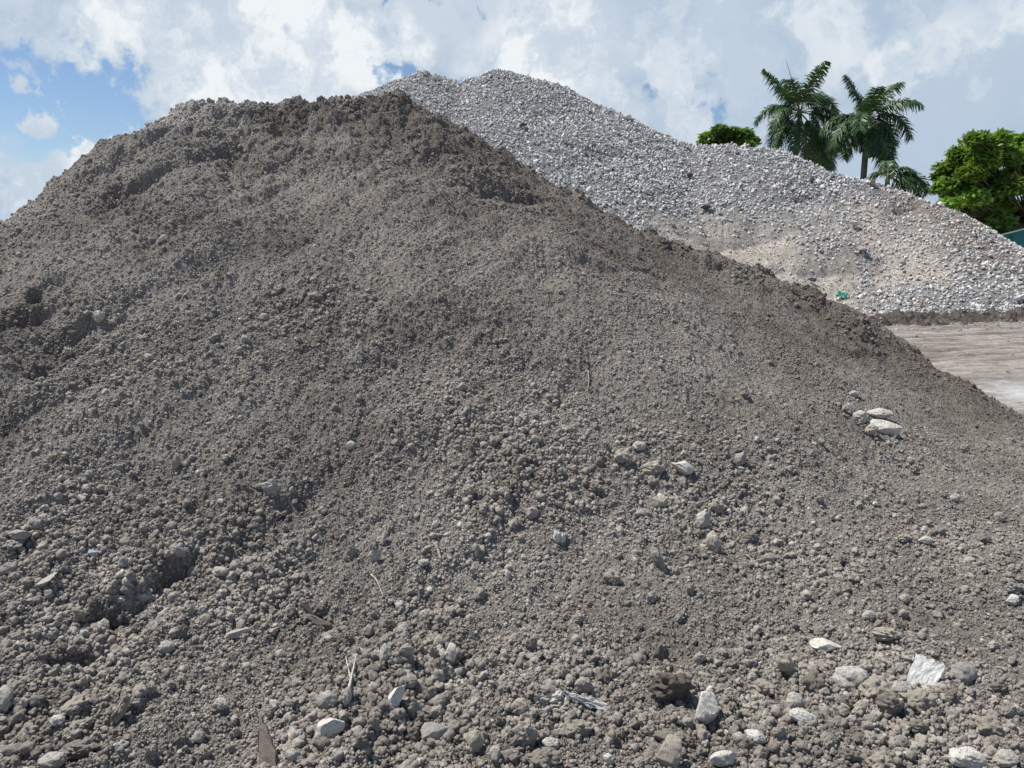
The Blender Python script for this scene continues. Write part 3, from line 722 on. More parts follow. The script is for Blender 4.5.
def stick(name, uv, rad_px, colr, label, cat, lift=.006, mat=M_WOOD, taper=True, n=7):
    pts = []; 
    for (u, v, l) in uv:
        c, px = at(u, v, lift + l); pts.append(c)
    pts = np.array(pts); t = np.linspace(0, 1, len(pts)); tt = np.linspace(0, 1, 4 * len(pts))
    Q = np.stack([np.interp(tt, t, pts[:, k]) for k in range(3)], -1)
    r = rad_px * px * (1 - .6 * tt if taper else np.ones_like(tt)) * (1 + .12 * np.sin(tt * 23))
    m = MB(); o0 = Q[0].copy(); m.tube(Q - o0, r, n)
    ob = obj(name, m.data(name, mat, True, False), None, tuple(o0)); ob.color = (*colr, 1)
    return tag(ob, label, cat)
stick('twig', [(348, 489, 0), (352, 474, .01), (358, 462, .02), (367, 455, .012)], 1.0, (.10, .085, .07), 'bent dark twig in the middle of the slope', 'twig')
stick('twig', [(371, 576, 0), (376, 583, .01), (379, 589, .008), (383, 598, 0)], .8, (.42, .39, .34), 'thin crooked pale twig below the two pale splinters', 'twig')
stick('twig', [(349, 690, 0), (352, 680, .012), (357, 663, .03)], 1.5, (.45, .43, .39), 'pale forked twig above left of the tall narrow white stone, its longer prong', 'twig')
stick('twig', [(352, 688, 0), (349, 676, .012), (346, 664, .02)], 1.1, (.42, .40, .36), 'short pale prong crossing the pale forked twig', 'twig')
stick('wood_splinter', [(435, 545, 0), (438, 553, .01), (441, 562, 0)], 2.2, (.34, .30, .25), 'short tan wood splinter right of the two pale splinters', 'wood splinter')
stick('twig', [(588, 372, 0), (589, 382, .01), (588, 392, 0)], .7, (.33, .30, .26), 'thin pale twig in the centre of the upper slope', 'twig')
stick('twig', [(746, 556, 0), (751, 562, .01), (754, 572, 0)], .9, (.40, .38, .33), 'short pale twig on the right slope below the upright pale stone', 'twig')
stick('twig', [(52, 464, 0), (58, 459, .012), (66, 455, 0)], .8, (.16, .13, .11), 'small dark twig on the upper left slope', 'twig')
for e in [(309, 612, 22, 5, A, (.09, .075, .065), 45, 'dark bark piece lying in a hollow of the lower left slope'), (318, 623, 26, 8, A, (.20, .175, .15), 25, 'broad brown bark piece just below the dark bark piece'),
          (656, 656, 19, 7, A, (.17, .145, .12), -55, 'brown bark piece poking out above the very large dark lump')]:
    place_rock(e, cast(soil_full, [e[0]], [e[1] + 2], 1.3, 11)[0], 3, e[7], 'bark', 'bark_piece')
# the pointed stake: a split board end standing out of the soil
c, px = at(268, 768, 0)
m = MB(); g = np.array([(-8, -6), (8, -6), (6.8, 4), (7.2, 11), (4.2, 17), (3.6, 23), (1.2, 27), (.2, 33), (-3, 36), (-4, 41), (-6, 43), (-6.2, 33), (-7.4, 24), (-7, 10)]) * px
n = len(g); fr = [(a, -.010 + .003 * math.sin(i * 2), b) for i, (a, b) in enumerate(g)]; bk = [(a, .012, b) for a, b in g]
m.add(np.array(fr + bk), [np.array([list(range(n))]), np.array([list(range(n, 2 * n))[::-1]]), np.array([((i + 1) % n, i, i + n, (i + 1) % n + n) for i in range(n)])])
o = obj('wooden_stake', m.data('wooden_stake', M_WOOD, False, False), None, tuple(c)); o.color = (.21, .175, .14, 1); o.rotation_euler = (R(-38), R(-6), R(8))
tag(o, 'pointed wooden stake sticking out of the soil at the bottom left', 'stake')

# ---- a few things on the gravel heap
def atg(u, v, up=0):
    c = cast(grav_full, [u], [v], 13, 45)[0]; return np.array([c[0], c[1], c[2] + up]), math.dist(c, CAM) / F
for i, (u, v, w, h, co, lab) in enumerate([
    (628, 119, 8, 6, (.66, .65, .62), 'bright white block on the upper right ridge of the gravel heap'), (564, 141, 9, 9, (.66, .65, .63), 'white block on the middle of the gravel face'),
    (534, 113, 8, 6, (.62, .62, .6), 'white block high on the gravel face below the peak'), (599, 152, 11, 5, (.60, .60, .60), 'flat white slab in the upper gravel face'),
    (704, 209, 13, 4, (.06, .06, .065), 'flat dark slab at the edge of the gravel above the sandy bench'), (690, 177, 8, 4, (.07, .07, .075), 'dark block in the gravel left of the low saddle'),
    (523, 128, 8, 6, (.09, .09, .09), 'dark block beside the white block high on the gravel'), (860, 251, 12, 4, (.46, .42, .36), 'flat pale slab shading a dark gap on the sandy bench'),
    (811, 183, 5, 7, (.10, .10, .10), 'dark upright block at the top of the gravel below the palms'), (870, 187, 7, 7, (.17, .155, .14), 'brown lump on the ridge right of the second palm'),
    (853, 227, 11, 5, (.60, .58, .54), 'pale slab on the right flank of the gravel heap'), (810, 282, 9, 5, (.12, .13, .15), 'bluish dark block at the foot of the sandy bench'),
    (919, 307, 3, 7, (.62, .30, .16), 'small orange brick piece at the foot of the gravel'), (1018, 299, 10, 5, (.66, .66, .66), 'white stone at the gravel foot near the right edge')]):
    c, px = atg(u, v); o = bpy.data.objects.new('stone_block', rock_mesh('angular', i % 8, M_STONE)); col.objects.link(o)
    o.scale = (w * px, w * px * .8, h * px * 1.2); o.location = (c[0], c[1] - .1, c[2] + h * px * .45); o.rotation_euler = (.1, R(rng.uniform(-20, 20)), rng.uniform(-.5, .5)); o.color = (*co, 1)
    tag(o, lab, 'stone', 'blocks on the gravel heap')
c, px = atg(841, 300, .12)
sheet('plastic_scrap', np.array([(-6, -2), (5, -4), (6, 2), (-2, 5)]) * px, c, 14, 14, .01, .2, 31, 0, 45, (.14, .42, .30), 'green plastic scrap at the foot of the gravel above the soil crest', 'scrap')

# ------------------------------------------------------------------ ground, road, berm
def ground_mat():
    m, nt, b = material('packed_earth'); L = nt.links
    tc = node(nt, 'ShaderNodeTexCoord')
    n1 = node(nt, 'ShaderNodeTexNoise', i_Scale=.6, i_Detail=8.0, i_Roughness=.65); L.new(tc.outputs['Object'], n1.inputs['Vector'])
    cr = node(nt, 'ShaderNodeValToRGB'); e = cr.color_ramp.elements; e[0].position = .35; e[0].color = (.20, .17, .14, 1); e[1].position = .65; e[1].color = (.34, .295, .25, 1)
    L.new(n1.outputs['Fac'], cr.inputs['Fac']); L.new(cr.outputs['Color'], b.inputs['Base Color'])
    n2 = node(nt, 'ShaderNodeTexNoise', i_Scale=14, i_Detail=8.0); L.new(tc.outputs['Object'], n2.inputs['Vector'])
    bp = node(nt, 'ShaderNodeBump', i_Distance=.03); L.new(n2.outputs['Fac'], bp.inputs['Height']); L.new(bp.outputs['Normal'], b.inputs['Normal'])
    return m
gp = mesh_data('ground', [(-700, -300, 0), (700, -300, 0), (700, 900, 0), (-700, 900, 0)], np.array([(0, 1, 2, 3)]), None, False, ground_mat())
tag(obj('ground', gp), kind='structure')

# haul road: its own relief of wheel ruts, colours by rut
RA = math.radians(20)
xs = np.linspace(4, 34, 520); ys = np.linspace(2.5, 11.5, 460)
U_, V_ = np.meshgrid(xs, ys)
def rut(u, v):
    w = .12 * fbm(u * .25, v * .3, 151, 2)
    a = fbm(u * .30, (v + w) * 3.2, 153, 4); b2 = fbm(u * .9, (v + w) * 7, 155, 4)
    edge = sstep(2.5, 3.3, v) * sstep(11.5, 10.6, v)
    return (.03 + .03 * a + .008 * b2 + .012 * fbm(u * 5, v * 5, 157, 3) + .008 * fbm(u * 20, v * 20, 158, 2)) * edge + .012, a, b2
h, a_, b_ = rut(U_.ravel(), V_.ravel())
cl_ = np.clip(.5 + .55 * a_ + .3 * b_ + .2 * fbm(U_.ravel() * 3, V_.ravel() * 6, 159, 3), 0, 1)[:, None]
cc = np.array([.13, .11, .092]) * (1 - cl_) + np.array([.36, .325, .285]) * cl_
xw = U_.ravel() * math.cos(RA) - V_.ravel() * math.sin(RA) ; yw = 2.3 + U_.ravel() * math.sin(RA) + V_.ravel() * math.cos(RA)
pg = np.clip(1.3 * np.exp(-((xw - 6.0) / 1.3) ** 2 - ((yw - 8.1) / .6) ** 2) + .5 * fbm(xw * 2, yw * 3, 161, 3) * (np.exp(-((xw - 6.0) / 2) ** 2 - ((yw - 8.3) / 1.2) ** 2)), 0, 1)[:, None]
cc = cc * (1 - pg) + np.array([.42, .415, .40]) * pg
dk = sstep(.1, .5, fbm(xw * 1.2, yw * 5, 163, 3))[:, None] * .6
cc = cc * (1 - dk) + np.array([.13, .11, .095]) * dk
i = np.arange(xs.size * ys.size).reshape(ys.size, xs.size)
q = np.stack([i[:-1, :-1], i[:-1, 1:], i[1:, 1:], i[1:, :-1]], -1).reshape(-1, 4)
tag(obj('road', mesh_data('road', np.stack([xw, yw, h], -1), q, cc, True, attr_mat('haul_road', 14, .22, .012, 40))), kind='structure')

# low windrow of dark earth between the road and the gravel
def berm(x, y, line, wd, ht, s):
    d, t = seg_d(x, y, *line)
    d = d + .25 * fbm(x * .9, y * .9, s, 3) * wd
    k = np.clip(1 - (d / wd) ** 2, 0, 1)
    return ht * k * (1 + .5 * fbm(x * .7, y * .7, s + 2, 3)) + (.13 * domes(x / .22, y / .24, s + 3, .7) + .08 * domes(x / .09, y / .1, s + 5, .7) + .05 * fbm(x * 14, y * 14, s + 9, 3) + .10 * fbm(x * 4, y * 4, s + 8, 3)) * k ** .5 - .02
def berm_obj(line, wd, ht, s, label):
    x0 = min(line[0][0], line[1][0]) - wd - .6; x1 = max(line[0][0], line[1][0]) + wd + .6; y0 = min(line[0][1], line[1][1]) - wd - .6; y1 = max(line[0][1], line[1][1]) + wd + .6
    xs = np.arange(x0, x1, .02); ys = np.arange(y0, y1, .02); X, Y = np.meshgrid(xs, ys)
    Z = berm(X.ravel(), Y.ravel(), line, wd, ht, s)
    i = np.arange(X.size).reshape(X.shape); q = np.stack([i[:-1, :-1], i[:-1, 1:], i[1:, 1:], i[1:, :-1]], -1).reshape(-1, 4)
    q = q[Z[q].max(1) > .0]
    c = (np.array([.10, .085, .074]))[None] * (1 + .6 * fbm(X.ravel() * 3, Y.ravel() * 3, s + 7, 3))[:, None]
    us = np.unique(q); mp = np.full(X.size, -1); mp[us] = np.arange(len(us))
    tag(obj('dirt_berm', mesh_data('dirt_berm', np.stack([X.ravel(), Y.ravel(), Z], -1)[us], mp[q], c[us], True, M_SOIL)), label, 'dirt bank', 'low dirt banks along the gravel foot')
berm_obj(((6.4, 15.3), (11.0, 16.9)), .8, .15, 171, 'low dark dirt bank at the gravel foot, left part beside the soil crest')
berm_obj(((12.0, 17.1), (17.5, 18.4)), .65, .19, 181, 'low dark dirt bank at the gravel foot, right part at the photo edge')

# loose stones strewn over the road edge, the bank and the gravel foot
n_ = 9000; g_ = np.random.default_rng(77)
px_ = g_.uniform(4.5, 21, n_); py_ = 7.5 + g_.random(n_) ** .6 * 11
hh = np.maximum(grav_full(px_, py_), 0)
u2 = (px_) * math.cos(RA) + (py_ - 2.3) * math.sin(RA); v2 = -(px_) * math.sin(RA) + (py_ - 2.3) * math.cos(RA)
hr, _, _ = rut(u2, v2); hh = np.where((v2 > 2.6) & (v2 < 11.4) & (u2 > 4), np.maximum(hh, hr), hh)
for ln, wd_, ht_, s_ in ((((6.4, 15.3), (11.0, 16.9)), .8, .15, 171), (((12.0, 17.1), (17.5, 18.4)), .65, .19, 181)): hh = np.maximum(hh, berm(px_, py_, ln, wd_, ht_, s_))
keep = (g_.random(n_) < (.10 + .9 * sstep(13, 17, py_) + .8 * np.exp(-((px_ - 6) / 1.6) ** 2 - ((py_ - 8.2) / .9) ** 2))) & (soil_base(px_, py_) < hh + .02)
Pk = np.stack([px_, py_, hh], -1)[keep]; sz = .018 + .05 * g_.random(len(Pk)) ** 4 + .02 * sstep(14, 17, Pk[:, 1]); Pk[:, 2] += sz * .15
ck = g_.uniform(.16, .5, (len(Pk), 1)) * np.array([[1.03, .98, .92]])
tag(obj('road_gravel', bake('road_gravel', Pk, sz, ck, 1, 'angular', M_GRAV, False)), kind='stuff')

# ------------------------------------------------------------------ palms
def frond_mesh(m, c0, az, el, L, droop, lw=.55, seed=0, n=26, twist=0, spear=False):
    g = np.random.default_rng(seed); d = np.array([math.cos(el) * math.cos(az), math.cos(el) * math.sin(az), math.sin(el)])
    p = np.array(c0, float); P = [p.copy()]; step = L / n
    for k in range(n):
        d = d + np.array([0, 0, -1]) * droop * (.4 + 1.3 * (k / n)) / n * 1.6
        d /= np.linalg.norm(d); p = p + d * step; P.append(p.copy())
    P = np.array(P); t = np.linspace(0, 1, n + 1)
    m.tube(P, .045 * (1 - .85 * t), 5, (.16, .18, .08))
    if spear: return P
    T = np.gradient(P, axis=0); T /= np.linalg.norm(T, axis=1)[:, None]
    V = []; Q = []; Cc = []
    for k, s in enumerate(np.linspace(.16, 1.0, int(L * 36))):
        b = np.array([np.interp(s, t, P[:, a]) for a in range(3)]); tt = np.array([np.interp(s, t, T[:, a]) for a in range(3)])
        side = np.cross(tt, (0, 0, 1)); ln = np.linalg.norm(side)
        side = side / ln if ln > .15 else np.array([math.sin(az), -math.cos(az), 0])
        up = np.cross(side, tt)
        for sg in (-1, 1):
            ll = lw * (math.sin(math.pi * min(1, .12 + s * .83)) ** .6 + .1) * g.uniform(.8, 1.1)
            fan_ = g.uniform(-.9, .9)
            dr = sg * side * g.uniform(.75, 1.0) + tt * g.uniform(.35, .75) + up * fan_ * .7; dr /= np.linalg.norm(dr)
            w = tt * .026
            q0 = b; q1 = b + dr * ll * .5 + np.array([0, 0, -.12 * ll]); q2 = b + dr * ll * .85 + np.array([0, 0, -.5 * ll * g.uniform(.6, 1.2)])
            i0 = len(V); V += [q0 - w, q0 + w, q1 + w * 1.2, q1 - w * 1.2, q2 + w * .3, q2 - w * .3]
            Q += [(i0, i0 + 1, i0 + 2, i0 + 3), (i0 + 3, i0 + 2, i0 + 4, i0 + 5)]
            v = g.uniform(.75, 1.25); Cc += [(.062 * v, .118 * v, .046 * v)] * 6
    m.add(V, np.array(Q), np.array(Cc))
def palm(label, u, v_crown, v_base, Y, fr, tr=.20, lean=0, group='palms behind the gravel heap', seed=1, skirt=0):
    cx = pt(u, v_crown, Y); bx = np.array([cx[0] - lean, Y, 0.0])
    root = empty('palm_tree', tuple(bx)); tag(root, label, 'palm', group)
    hgt = cx[2]; t = np.linspace(0, 1, 24)
    P = np.stack([lean * t ** 1.4, 0 * t, t * (hgt - .9)], -1)
    m = MB(); m.tube(P, tr * (1 + .25 * np.sin(t * math.pi * .9) * t + .35 * np.exp(-t * 12)), 14, (.13, .12, .10)); obj('trunk', m.data('trunk', M_BARK, True), root)
    m = MB(); tt = np.linspace(0, 1, 8); m.tube(np.stack([lean + 0 * tt, 0 * tt, hgt - 1.0 + 1.15 * tt], -1), tr * np.array([1, 1.05, 1.02, .95, .85, .7, .5, .3]), 12, (.12, .15, .05)); obj('crown_shaft', m.data('crown_shaft', M_BARK, True), root)
    px = Y / F
    for k, (ang, Lp, dr, depth) in enumerate(fr):
        # ang: rise of the frond at its base seen from the front, depth: how far it turns towards or away from the viewer
        a = R(ang); d = np.array([math.cos(a), depth, math.sin(a)]); d /= np.linalg.norm(d)
        el = math.asin(d[2]); az_ = math.atan2(d[1], d[0])
        m = MB(); frond_mesh(m, (lean + .1 * d[0], .1 * d[1], hgt - .05 + .1 * d[2]), az_, el, Lp * px, dr, .78 if Lp > 35 else .5, seed * 100 + k)
        obj('frond', m.data('frond', M_FROND), root)
    if skirt:
        for k in range(skirt):
            a = k * 2.4; m = MB(); frond_mesh(m, (lean, 0, hgt - .2), a, R(-35), 42 * px, 2.4, .5, seed * 100 + 50 + k)
            obj('frond', m.data('frond', M_FROND), root)
    return root
palm('taller palm on the left with one stiff frond pointing up left', 800, 112, 160, 50, [
    (127, 52, .15, .1), (82, 50, .9, -.3), (64, 50, 1.5, .3), (52, 56, 1.7, .2), (30, 52, 1.9, -.2), (12, 62, 1.7, .1), (100, 40, .8, .5), (150, 45, 1.9, -.4), (108, 46, 1.2, -.3), (140, 48, 1.4, .4), (-35, 56, 1.3, .2), (-50, 50, .8, -.4),
    (-62, 56, .5, .4), (198, 42, 2.2, .3), (215, 50, 1.0, -.2), (232, 52, .7, .3), (-5, 44, 2.5, -.9), (120, 44, 2.0, .9), (170, 50, 2.6, .8), (250, 40, .5, -.6), (-45, 66, .9, -.1)], .17, .5, seed=3)
palm('right hand palm with an upright frond and a drooping right arm', 868, 120, 172, 47, [
    (108, 48, .4, .2), (66, 50, .8, .1), (50, 50, 1.0, -.4), (32, 56, 1.6, .1), (22, 52, 1.4, .5), (95, 40, .9, -.5), (150, 48, 1.3, .2), (84, 48, 1.4, .5), (165, 50, 1.6, -.3), (190, 46, 1.2, .3), (215, 42, 1.0, -.2), (0, 42, 2.4, -.6), (-12, 46, 1.8, .3),
    (-30, 50, 1.3, -.2), (-42, 54, 1.0, .3), (-58, 50, .7, -.3), (232, 36, .8, .2), (78, 36, 1.5, .9), (130, 40, 1.8, -.9), (-50, 40, 1.2, -.8), (-48, 58, .9, 0), (-72, 30, .5, -.5), (250, 30, .5, -.5), (-88, 34, .3, -.4), (178, 46, 1.3, .2), (202, 44, .8, -.4), (-80, 40, .4, -.9), (262, 38, .4, -.9), (-66, 42, .4, -1.0)], .15, .0, seed=5)
palm('palm with only drooping fronds, half hidden between the two tall palms', 824, 128, 172, 56, [
    (-25, 30, 1.8, .2), (205, 30, 1.8, .2), (-65, 38, .7, .2), (245, 38, .7, -.2), (-85, 40, .4, .2), (20, 26, 2.6, -.4), (-78, 42, .4, -.3)], .18, .0, seed=7)
palm('low young palm with small arching fronds right of the tall palms', 888, 176, 190, 42, [
    (24, 50, 1.3, .1), (50, 32, 1.8, -.2), (85, 26, 1.6, .3), (140, 24, 2.0, .2), (8, 40, 1.5, -.4), (65, 30, 1.4, .5), (-8, 36, 1.2, .3)], .14, .0, seed=9)
m = MB(); c = pt(790, 88, 50)
m.tube([pt(799, 112, 50) - c, pt(793, 84, 50) - c, pt(786, 60, 50) - c], [.035, .022, .008], 6, (.10, .11, .07))
# the unopened spear belongs to the left palm
sp = obj('spear_leaf', m.data('spear_leaf', M_BARK)); pr = [o for o in col.objects if o.name == 'palm_tree'][0]
sp.parent = pr; sp.location = tuple(c - np.array(pr.location))

# ------------------------------------------------------------------ broad-leaved trees
def tree(label, root_xy, trunk_h, clumps, n_leaf, leaf, colr, seed, group='broad leaved trees beyond the heaps', trunk_r=.25):
    g = np.random.default_rng(seed)
    x, y = root_xy; root = empty('broadleaf_tree', (x, y, 0)); tag(root, label, 'tree', group)
    m = MB(); top = np.array([.2, 0, trunk_h]); m.tube([(0, 0, -.1), (.05, 0, trunk_h * .3), (.1, .05, trunk_h * .7), top], [trunk_r * 1.4, trunk_r, trunk_r * .85, trunk_r * .7], 12, (.16, .13, .10))
    C = np.array([c[:3] for c in clumps], float); C[:, 0] -= x; C[:, 1] -= y
    for c in C:
        mid = (top + c) / 2 + g.normal(0, .25, 3); m.tube([top * .9, top * .55 + mid * .45, mid, c], [trunk_r * .28, trunk_r * .18, trunk_r * .1, .02], 7, (.08, .065, .05))
        for _ in range(3):
            e = c + g.normal(0, .3, 3) - np.array([0, 0, .2]); m.tube([mid, (mid + e) / 2 + g.normal(0, .1, 3), e], [trunk_r * .1, .03, .01], 5, (.15, .12, .09))
    obj('trunk', m.data('trunk', M_BARK, True), root)
    # small sprays of leaves on the shells of the clumps
    rr_ = np.array([c[3] for c in clumps]); w = rr_ ** 2; w = w / w.sum()
    k = g.choice(len(C), n_leaf // 9, p=w); d = g.normal(size=(len(k), 3)); d /= np.linalg.norm(d, axis=1)[:, None]
    d[:, 2] = np.where(d[:, 2] < -.45, -d[:, 2], d[:, 2])
    s = g.uniform(.55, 1.0, len(k)) ** .6
    sub = C[k] + d * (rr_[k] * s)[:, None] * np.array([1, 1, .9]) * (1 + .25 * g.normal(size=(len(k), 1)) * .6)
    k9 = np.repeat(np.arange(len(k)), 9); n = len(k9)
    p = sub[k9] + g.normal(0, .12, (n, 3)) * np.array([1.2, 1.2, .6])
    a = g.normal(size=(n, 3)); a[:, 2] *= .5; a /= np.linalg.norm(a, axis=1)[:, None]
    nn = g.normal(size=(n, 3)) * .7 + np.array([0, 0, 1.0]); b = np.cross(nn, a); b /= np.linalg.norm(b, axis=1)[:, None]
    L_ = leaf * g.uniform(.7, 1.3, (n, 1))
    V = np.stack([p - a * L_, p + b * L_ * .45, p + a * L_, p - b * L_ * .45], 1).reshape(-1, 3)
    q = np.arange(n * 4).reshape(n, 4)
    tone = np.repeat(g.uniform(.75, 1.3, len(C))[k], 9) * g.uniform(.7, 1.3, n)
    yel = np.repeat(g.random(len(C))[k], 9)[:, None] * .5
    cc = tone[:, None] * (np.array(colr)[None] * (1 - yel) + np.array([colr[0] * 1.5, colr[1] * 1.2, colr[2] * .8])[None] * yel)
    obj('crown', mesh_data('crown', V, q, np.repeat(cc, 4, 0), False, M_LEAF), root)
    return root
def clump_list(L, Y, seed, extra_depth=1.6):
    g = np.random.default_rng(seed); out = []
    for (u, v, r) in L:
        r *= .75
        dy = g.uniform(-extra_depth, extra_depth); c = pt(u, v, Y + dy); out.append((c[0], c[1], c[2], r * Y / F))
    return out
Yb = 41
big = [(962, 158, 15), (948, 172, 13), (945, 188, 11), (985, 148, 16), (972, 175, 13), (1003, 160, 16), (990, 182, 15), (975, 200, 13), (1010, 190, 16), (1022, 145, 14), (1030, 165, 18), (1040, 150, 16), (1000, 208, 13), (1022, 212, 14), (990, 220, 12), (1045, 190, 18),
       (1065, 165, 18), (1085, 180, 17), (1070, 200, 18), (1055, 215, 15), (958, 205, 8), (1098, 200, 14), (1015, 228, 11), (975, 140, 9), (1018, 172, 12), (938, 180, 6), (985, 230, 12), (1008, 240, 13), (970, 215, 11), (1000, 225, 13), (950, 198, 9), (948, 206, 9), (957, 213, 9), (968, 224, 10), (1040, 235, 14), (985, 212, 13), (960, 178, 13), (1000, 140, 10), (985, 165, 13), (1012, 158, 13), (995, 195, 12), (965, 190, 10)]
cb = pt(1020, 245, Yb)
tree('large bright green broad leaved tree at the right edge', (cb[0], Yb), 3.0, clump_list(big, Yb, 5), 54000, .15, (.135, .225, .052), 21, trunk_r=.32)
Ys = 62
small = [(708, 140, 9), (720, 133, 9), (733, 135, 9), (745, 136, 8), (753, 142, 6), (727, 143, 10), (714, 148, 8), (740, 145, 8), (703, 146, 6), (748, 148, 7), (722, 155, 9), (735, 155, 8)]
cs = pt(727, 150, Ys)
tree('small round tree peeping over the saddle of the gravel heap', (cs[0], Ys), 6.5, clump_list(small, Ys, 6, 1.2), 22000, .15, (.12, .20, .06), 23, trunk_r=.25)

# ------------------------------------------------------------------ teal shed
c0 = pt(996, 236, 36); root = empty('shed', (c0[0], 36, 0)); root.rotation_euler = (0, 0, R(-30)); tag(root, 'teal shed with a low pale edged roof below the large tree at the right edge', 'shed')
hz = c0[2]
def slab(name, pts, th, mat, c):
    m = MB(); P = np.array(pts, float); n = len(P); P2 = P + np.array([0, th, 0])
    m.add(np.concatenate([P, P2]), [np.array([list(range(n))]), np.array([list(range(n, 2 * n))[::-1]]), np.array([((i + 1) % n, i, i + n, (i + 1) % n + n) for i in range(n)])], c)
    return obj(name, m.data(name, mat), root)
px = 36 / F; ev = hz - .02; pk = hz + 12 * px
slab('front_wall', [(0, 0, 0), (4.2, 0, 0), (4.2, 0, ev), (2.1, 0, pk), (0, 0, ev)], .08, M_TEAL, (.02, .16, .17))
m = MB(); m.box((0, .083, 0), (.08, 4.5, ev), (.02, .15, .16)); m.box((4.12, .083, 0), (4.2, 4.5, ev), (.02, .15, .16)); m.box((0, 4.503, 0), (4.2, 4.58, ev), (.02, .15, .16)); obj('side_walls', m.data('side_walls', M_TEAL), root)
for x in (.55, 1.5, 2.45, 3.4):
    m = MB(); m.box((x, -.035, 0), (x + .05, -.002, ev + .0), (.01, .05, .055)); obj('wall_post', m.data('wall_post', M_TEAL), root)
m = MB(); th = .07
for s0, s1, z0, z1 in ((-.25, 2.1, ev - .10, pk + .03), (4.45, 2.1, ev - .10, pk + .03)):
    V = [(s0, -.25, z0), (s1, -.25, z1), (s1, 4.8, z1), (s0, 4.8, z0)]; V += [(a, b, c + th) for a, b, c in V]
    m.add(V, np.array([(0, 1, 2, 3), (7, 6, 5, 4), (0, 4, 5, 1), (1, 5, 6, 2), (2, 6, 7, 3), (3, 7, 4, 0)]), (.34, .42, .40))
obj('roof', m.data('roof', M_TEAL), root)

# ------------------------------------------------------------------ sky
world = bpy.data.worlds.new('World'); sc.world = world; world.use_nodes = True
nt = world.node_tree; L = nt.links; nt.nodes.clear()
SUN_EL, SUN_AZ = R(62), R(-72)    # azimuth from +Y towards +X
out = node(nt, 'ShaderNodeOutputWorld')
sky = node(nt, 'ShaderNodeTexSky', sky_type='NISHITA'); sky.sun_disc = False; sky.sun_elevation = SUN_EL; sky.sun_rotation = SUN_AZ; sky.air_density = 1.0; sky.dust_density = .1; sky.ozone_density = 2.2
bg = node(nt, 'ShaderNodeBackground', i_Strength=SKY_STRENGTH); tnt = node(nt, 'ShaderNodeVectorMath', operation='MULTIPLY'); L.new(sky.outputs[0], tnt.inputs[0]); tnt.inputs[1].default_value = (.91, .96, 1.06); L.new(tnt.outputs['Vector'], bg.inputs['Color'])
tc = node(nt, 'ShaderNodeTexCoord')
vn = tc.outputs['Generated']
def vm(op, a, b=None, s=None):
    n = node(nt, 'ShaderNodeVectorMath', operation=op)
    for i, q in enumerate((a, b)):
        if q is None: continue
        if isinstance(q, tuple): n.inputs[i].default_value = q
        else: L.new(q, n.inputs[i])
    if s is not None: n.inputs['Scale'].default_value = s
    return n.outputs['Value'] if op in ('DISTANCE', 'LENGTH', 'DOT_PRODUCT') else n.outputs['Vector']
def mt(op, a, b=None, c=None, clamp=False):
    n = node(nt, 'ShaderNodeMath', operation=op, use_clamp=clamp)
    for i, q in enumerate((a, b, c)):
        if q is None: continue
        if isinstance(q, (int, float)): n.inputs[i].default_value = q
        else: L.new(q, n.inputs[i])
    return n.outputs[0]
def noise(vec, scale, detail=6.0, rough=.55, colr=False, off=(0, 0, 0)):
    n = node(nt, 'ShaderNodeTexNoise', i_Scale=scale, i_Detail=detail, i_Roughness=rough); L.new(vm('ADD', vec, off), n.inputs['Vector'])
    return n.outputs['Color'] if colr else n.outputs['Fac']
def mrange(v, a, b, c=0, d=1, smooth=True):
    n = node(nt, 'ShaderNodeMapRange'); n.interpolation_type = 'SMOOTHSTEP' if smooth else 'LINEAR'
    L.new(v, n.inputs['Value'])
    for k, q in zip(('From Min', 'From Max', 'To Min', 'To Max'), (a, b, c, d)): n.inputs[k].default_value = q
    return n.outputs['Result']
w1 = vm('SCALE', vm('SUBTRACT', noise(vn, 5, 7, .6, True), (.5, .5, .5)), None, .30)
w2 = vm('SCALE', vm('SUBTRACT', noise(vn, 22, 5, .6, True, (3, 1, 2)), (.5, .5, .5)), None, .05)
wv = vm('ADD', vm('ADD', vn, w1), w2)
def dirof(u, v):
    d = pdir(u, v); d = d / np.linalg.norm(d); return tuple(float(q) for q in d)
def blobs(L_):
    acc = None
    for (u, v, r, a) in L_:
        d = vm('DISTANCE', wv, dirof(u, v)); b = mrange(d, r / F * 1.15, r / F * .45, 0, a)
        acc = b if acc is None else mt('MAXIMUM', acc, b)
    return acc
CLOUDS = [(420, 40, 62, .8), (470, 30, 40, .7), (690, 120, 45, .75), (250, 30, 120, 1), (322, 60, 78, 1), (318, 0, 104, 1), (180, 20, 80, .95), (75, 5, 70, .85), (0, -10, 70, .8), (560, 40, 110, 1), (606, 90, 75, 1), (518, 10, 60, 1), (755, 57, 95, 1), (860, 60, 150, 1), (1000, 100, 170, 1), (778, 140, 78, .95),
          (900, -60, 200, 1), (68, 160, 42, .95), (115, 115, 34, 1), (95, 140, 40, .95), (22, 84, 30, .62), (700, 0, 100, .9), (1150, 60, 200, 1), (1100, 250, 150, .9), (300, -120, 150, 1), (560, -140, 160, 1), (230, 90, 60, .9),
          (770, 210, 105, .8), (-160, 120, 90, .8), (-240, -20, 110, .8)]
bl = blobs(CLOUDS)
gen = mrange(noise(vn, 1.7, 5, .55, False, (5, 2, 8)), .50, .66)          # broken cloud over the rest of the sky
yv = node(nt, 'ShaderNodeSeparateXYZ'); L.new(vn, yv.inputs[0])
dfr = vm('DISTANCE', vn, dirof(512, 150)); side = mrange(dfr, .75, 1.05)
dens = mt('MAXIMUM', bl, mt('MULTIPLY', gen, side))
dens = mt('MAXIMUM', dens, mrange(yv.outputs['Z'], .19, .0, 0, .85))
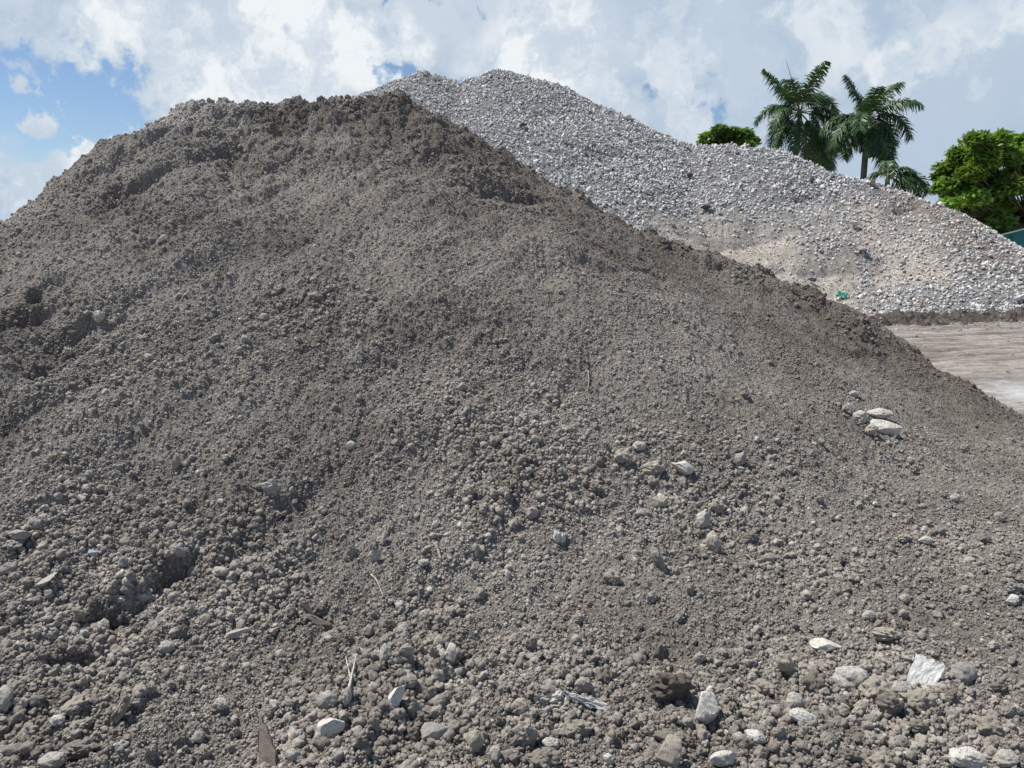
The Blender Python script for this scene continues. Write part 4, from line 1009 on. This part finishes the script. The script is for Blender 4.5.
dens = mt('ADD', dens, mt('MULTIPLY', mt('SUBTRACT', noise(vn, 13, 9, .62), .5), .95))
mask = mrange(dens, .28, .60)
# brightness inside the clouds: sunlit white billows, blue grey thick parts
b1 = noise(wv, 6.5, 8, .6, False, (1, 7, 3))
lit = mrange(b1, .41, .61)
HI = [(240, 40, 110, .95), (370, 55, 60, 1), (560, 40, 90, 1), (625, 60, 40, .9), (115, 110, 32, 1), (60, 160, 50, .9), (710, 90, 60, .7), (620, 110, 50, .75), (25, 84, 50, .8), (95, 140, 60, .8), (180, 60, 70, .6), (700, 30, 80, .35), (860, 160, 80, .35), (960, 50, 70, .4), (800, 15, 70, .4), (930, 120, 50, .35), (1010, 10, 60, .4), (880, 45, 30, .55), (100, 0, 70, .8), (730, 145, 70, .5), (300, 0, 60, .8)]
DKB = [(880, 100, 0, 0)]
hi = blobs(HI)
lit = mt('ADD', mt('MULTIPLY', lit, mt('ADD', mt('MULTIPLY', hi, .62), .34)), mt('MULTIPLY', hi, .32), None, True)
mix = node(nt, 'ShaderNodeMix', data_type='RGBA'); L.new(lit, mix.inputs['Factor'])
mix.inputs['A'].default_value = (.47, .59, .74, 1); mix.inputs['B'].default_value = (.93, .97, 1.0, 1)
bc = node(nt, 'ShaderNodeBackground', i_Strength=CLOUD_STRENGTH); L.new(mix.outputs['Result'], bc.inputs['Color'])
ms = node(nt, 'ShaderNodeMixShader'); L.new(mask, ms.inputs[0]); L.new(bg.outputs[0], ms.inputs[1]); L.new(bc.outputs[0], ms.inputs[2]); L.new(ms.outputs[0], out.inputs['Surface'])

ld = bpy.data.lights.new('sun', 'SUN'); ld.energy = SUN_STRENGTH; ld.angle = R(.6); ld.color = (1, .96, .90)
lo = bpy.data.objects.new('sun', ld); col.objects.link(lo); lo.location = (-6, 8, 14)
sd = Vector((math.cos(SUN_EL) * math.sin(SUN_AZ), math.cos(SUN_EL) * math.cos(SUN_AZ), math.sin(SUN_EL)))
lo.rotation_euler = sd.to_track_quat('Z', 'Y').to_euler()

cam = bpy.data.cameras.new('camera'); co = bpy.data.objects.new('camera', cam); col.objects.link(co)
cam.sensor_width = 36; cam.lens = 36 * F / W; cam.clip_end = 2000; cam.clip_start = .05
co.location = tuple(CAM); co.rotation_euler = (math.pi / 2 - PITCH, 0, 0); sc.camera = co
vs = sc.view_settings; vs.view_transform = 'Standard'; vs.look = 'None'; vs.exposure = .22; vs.gamma = 1; vs.use_curve_mapping = False
sc.cycles.max_bounces = 4; sc.cycles.diffuse_bounces = 2; sc.cycles.transparent_max_bounces = 4
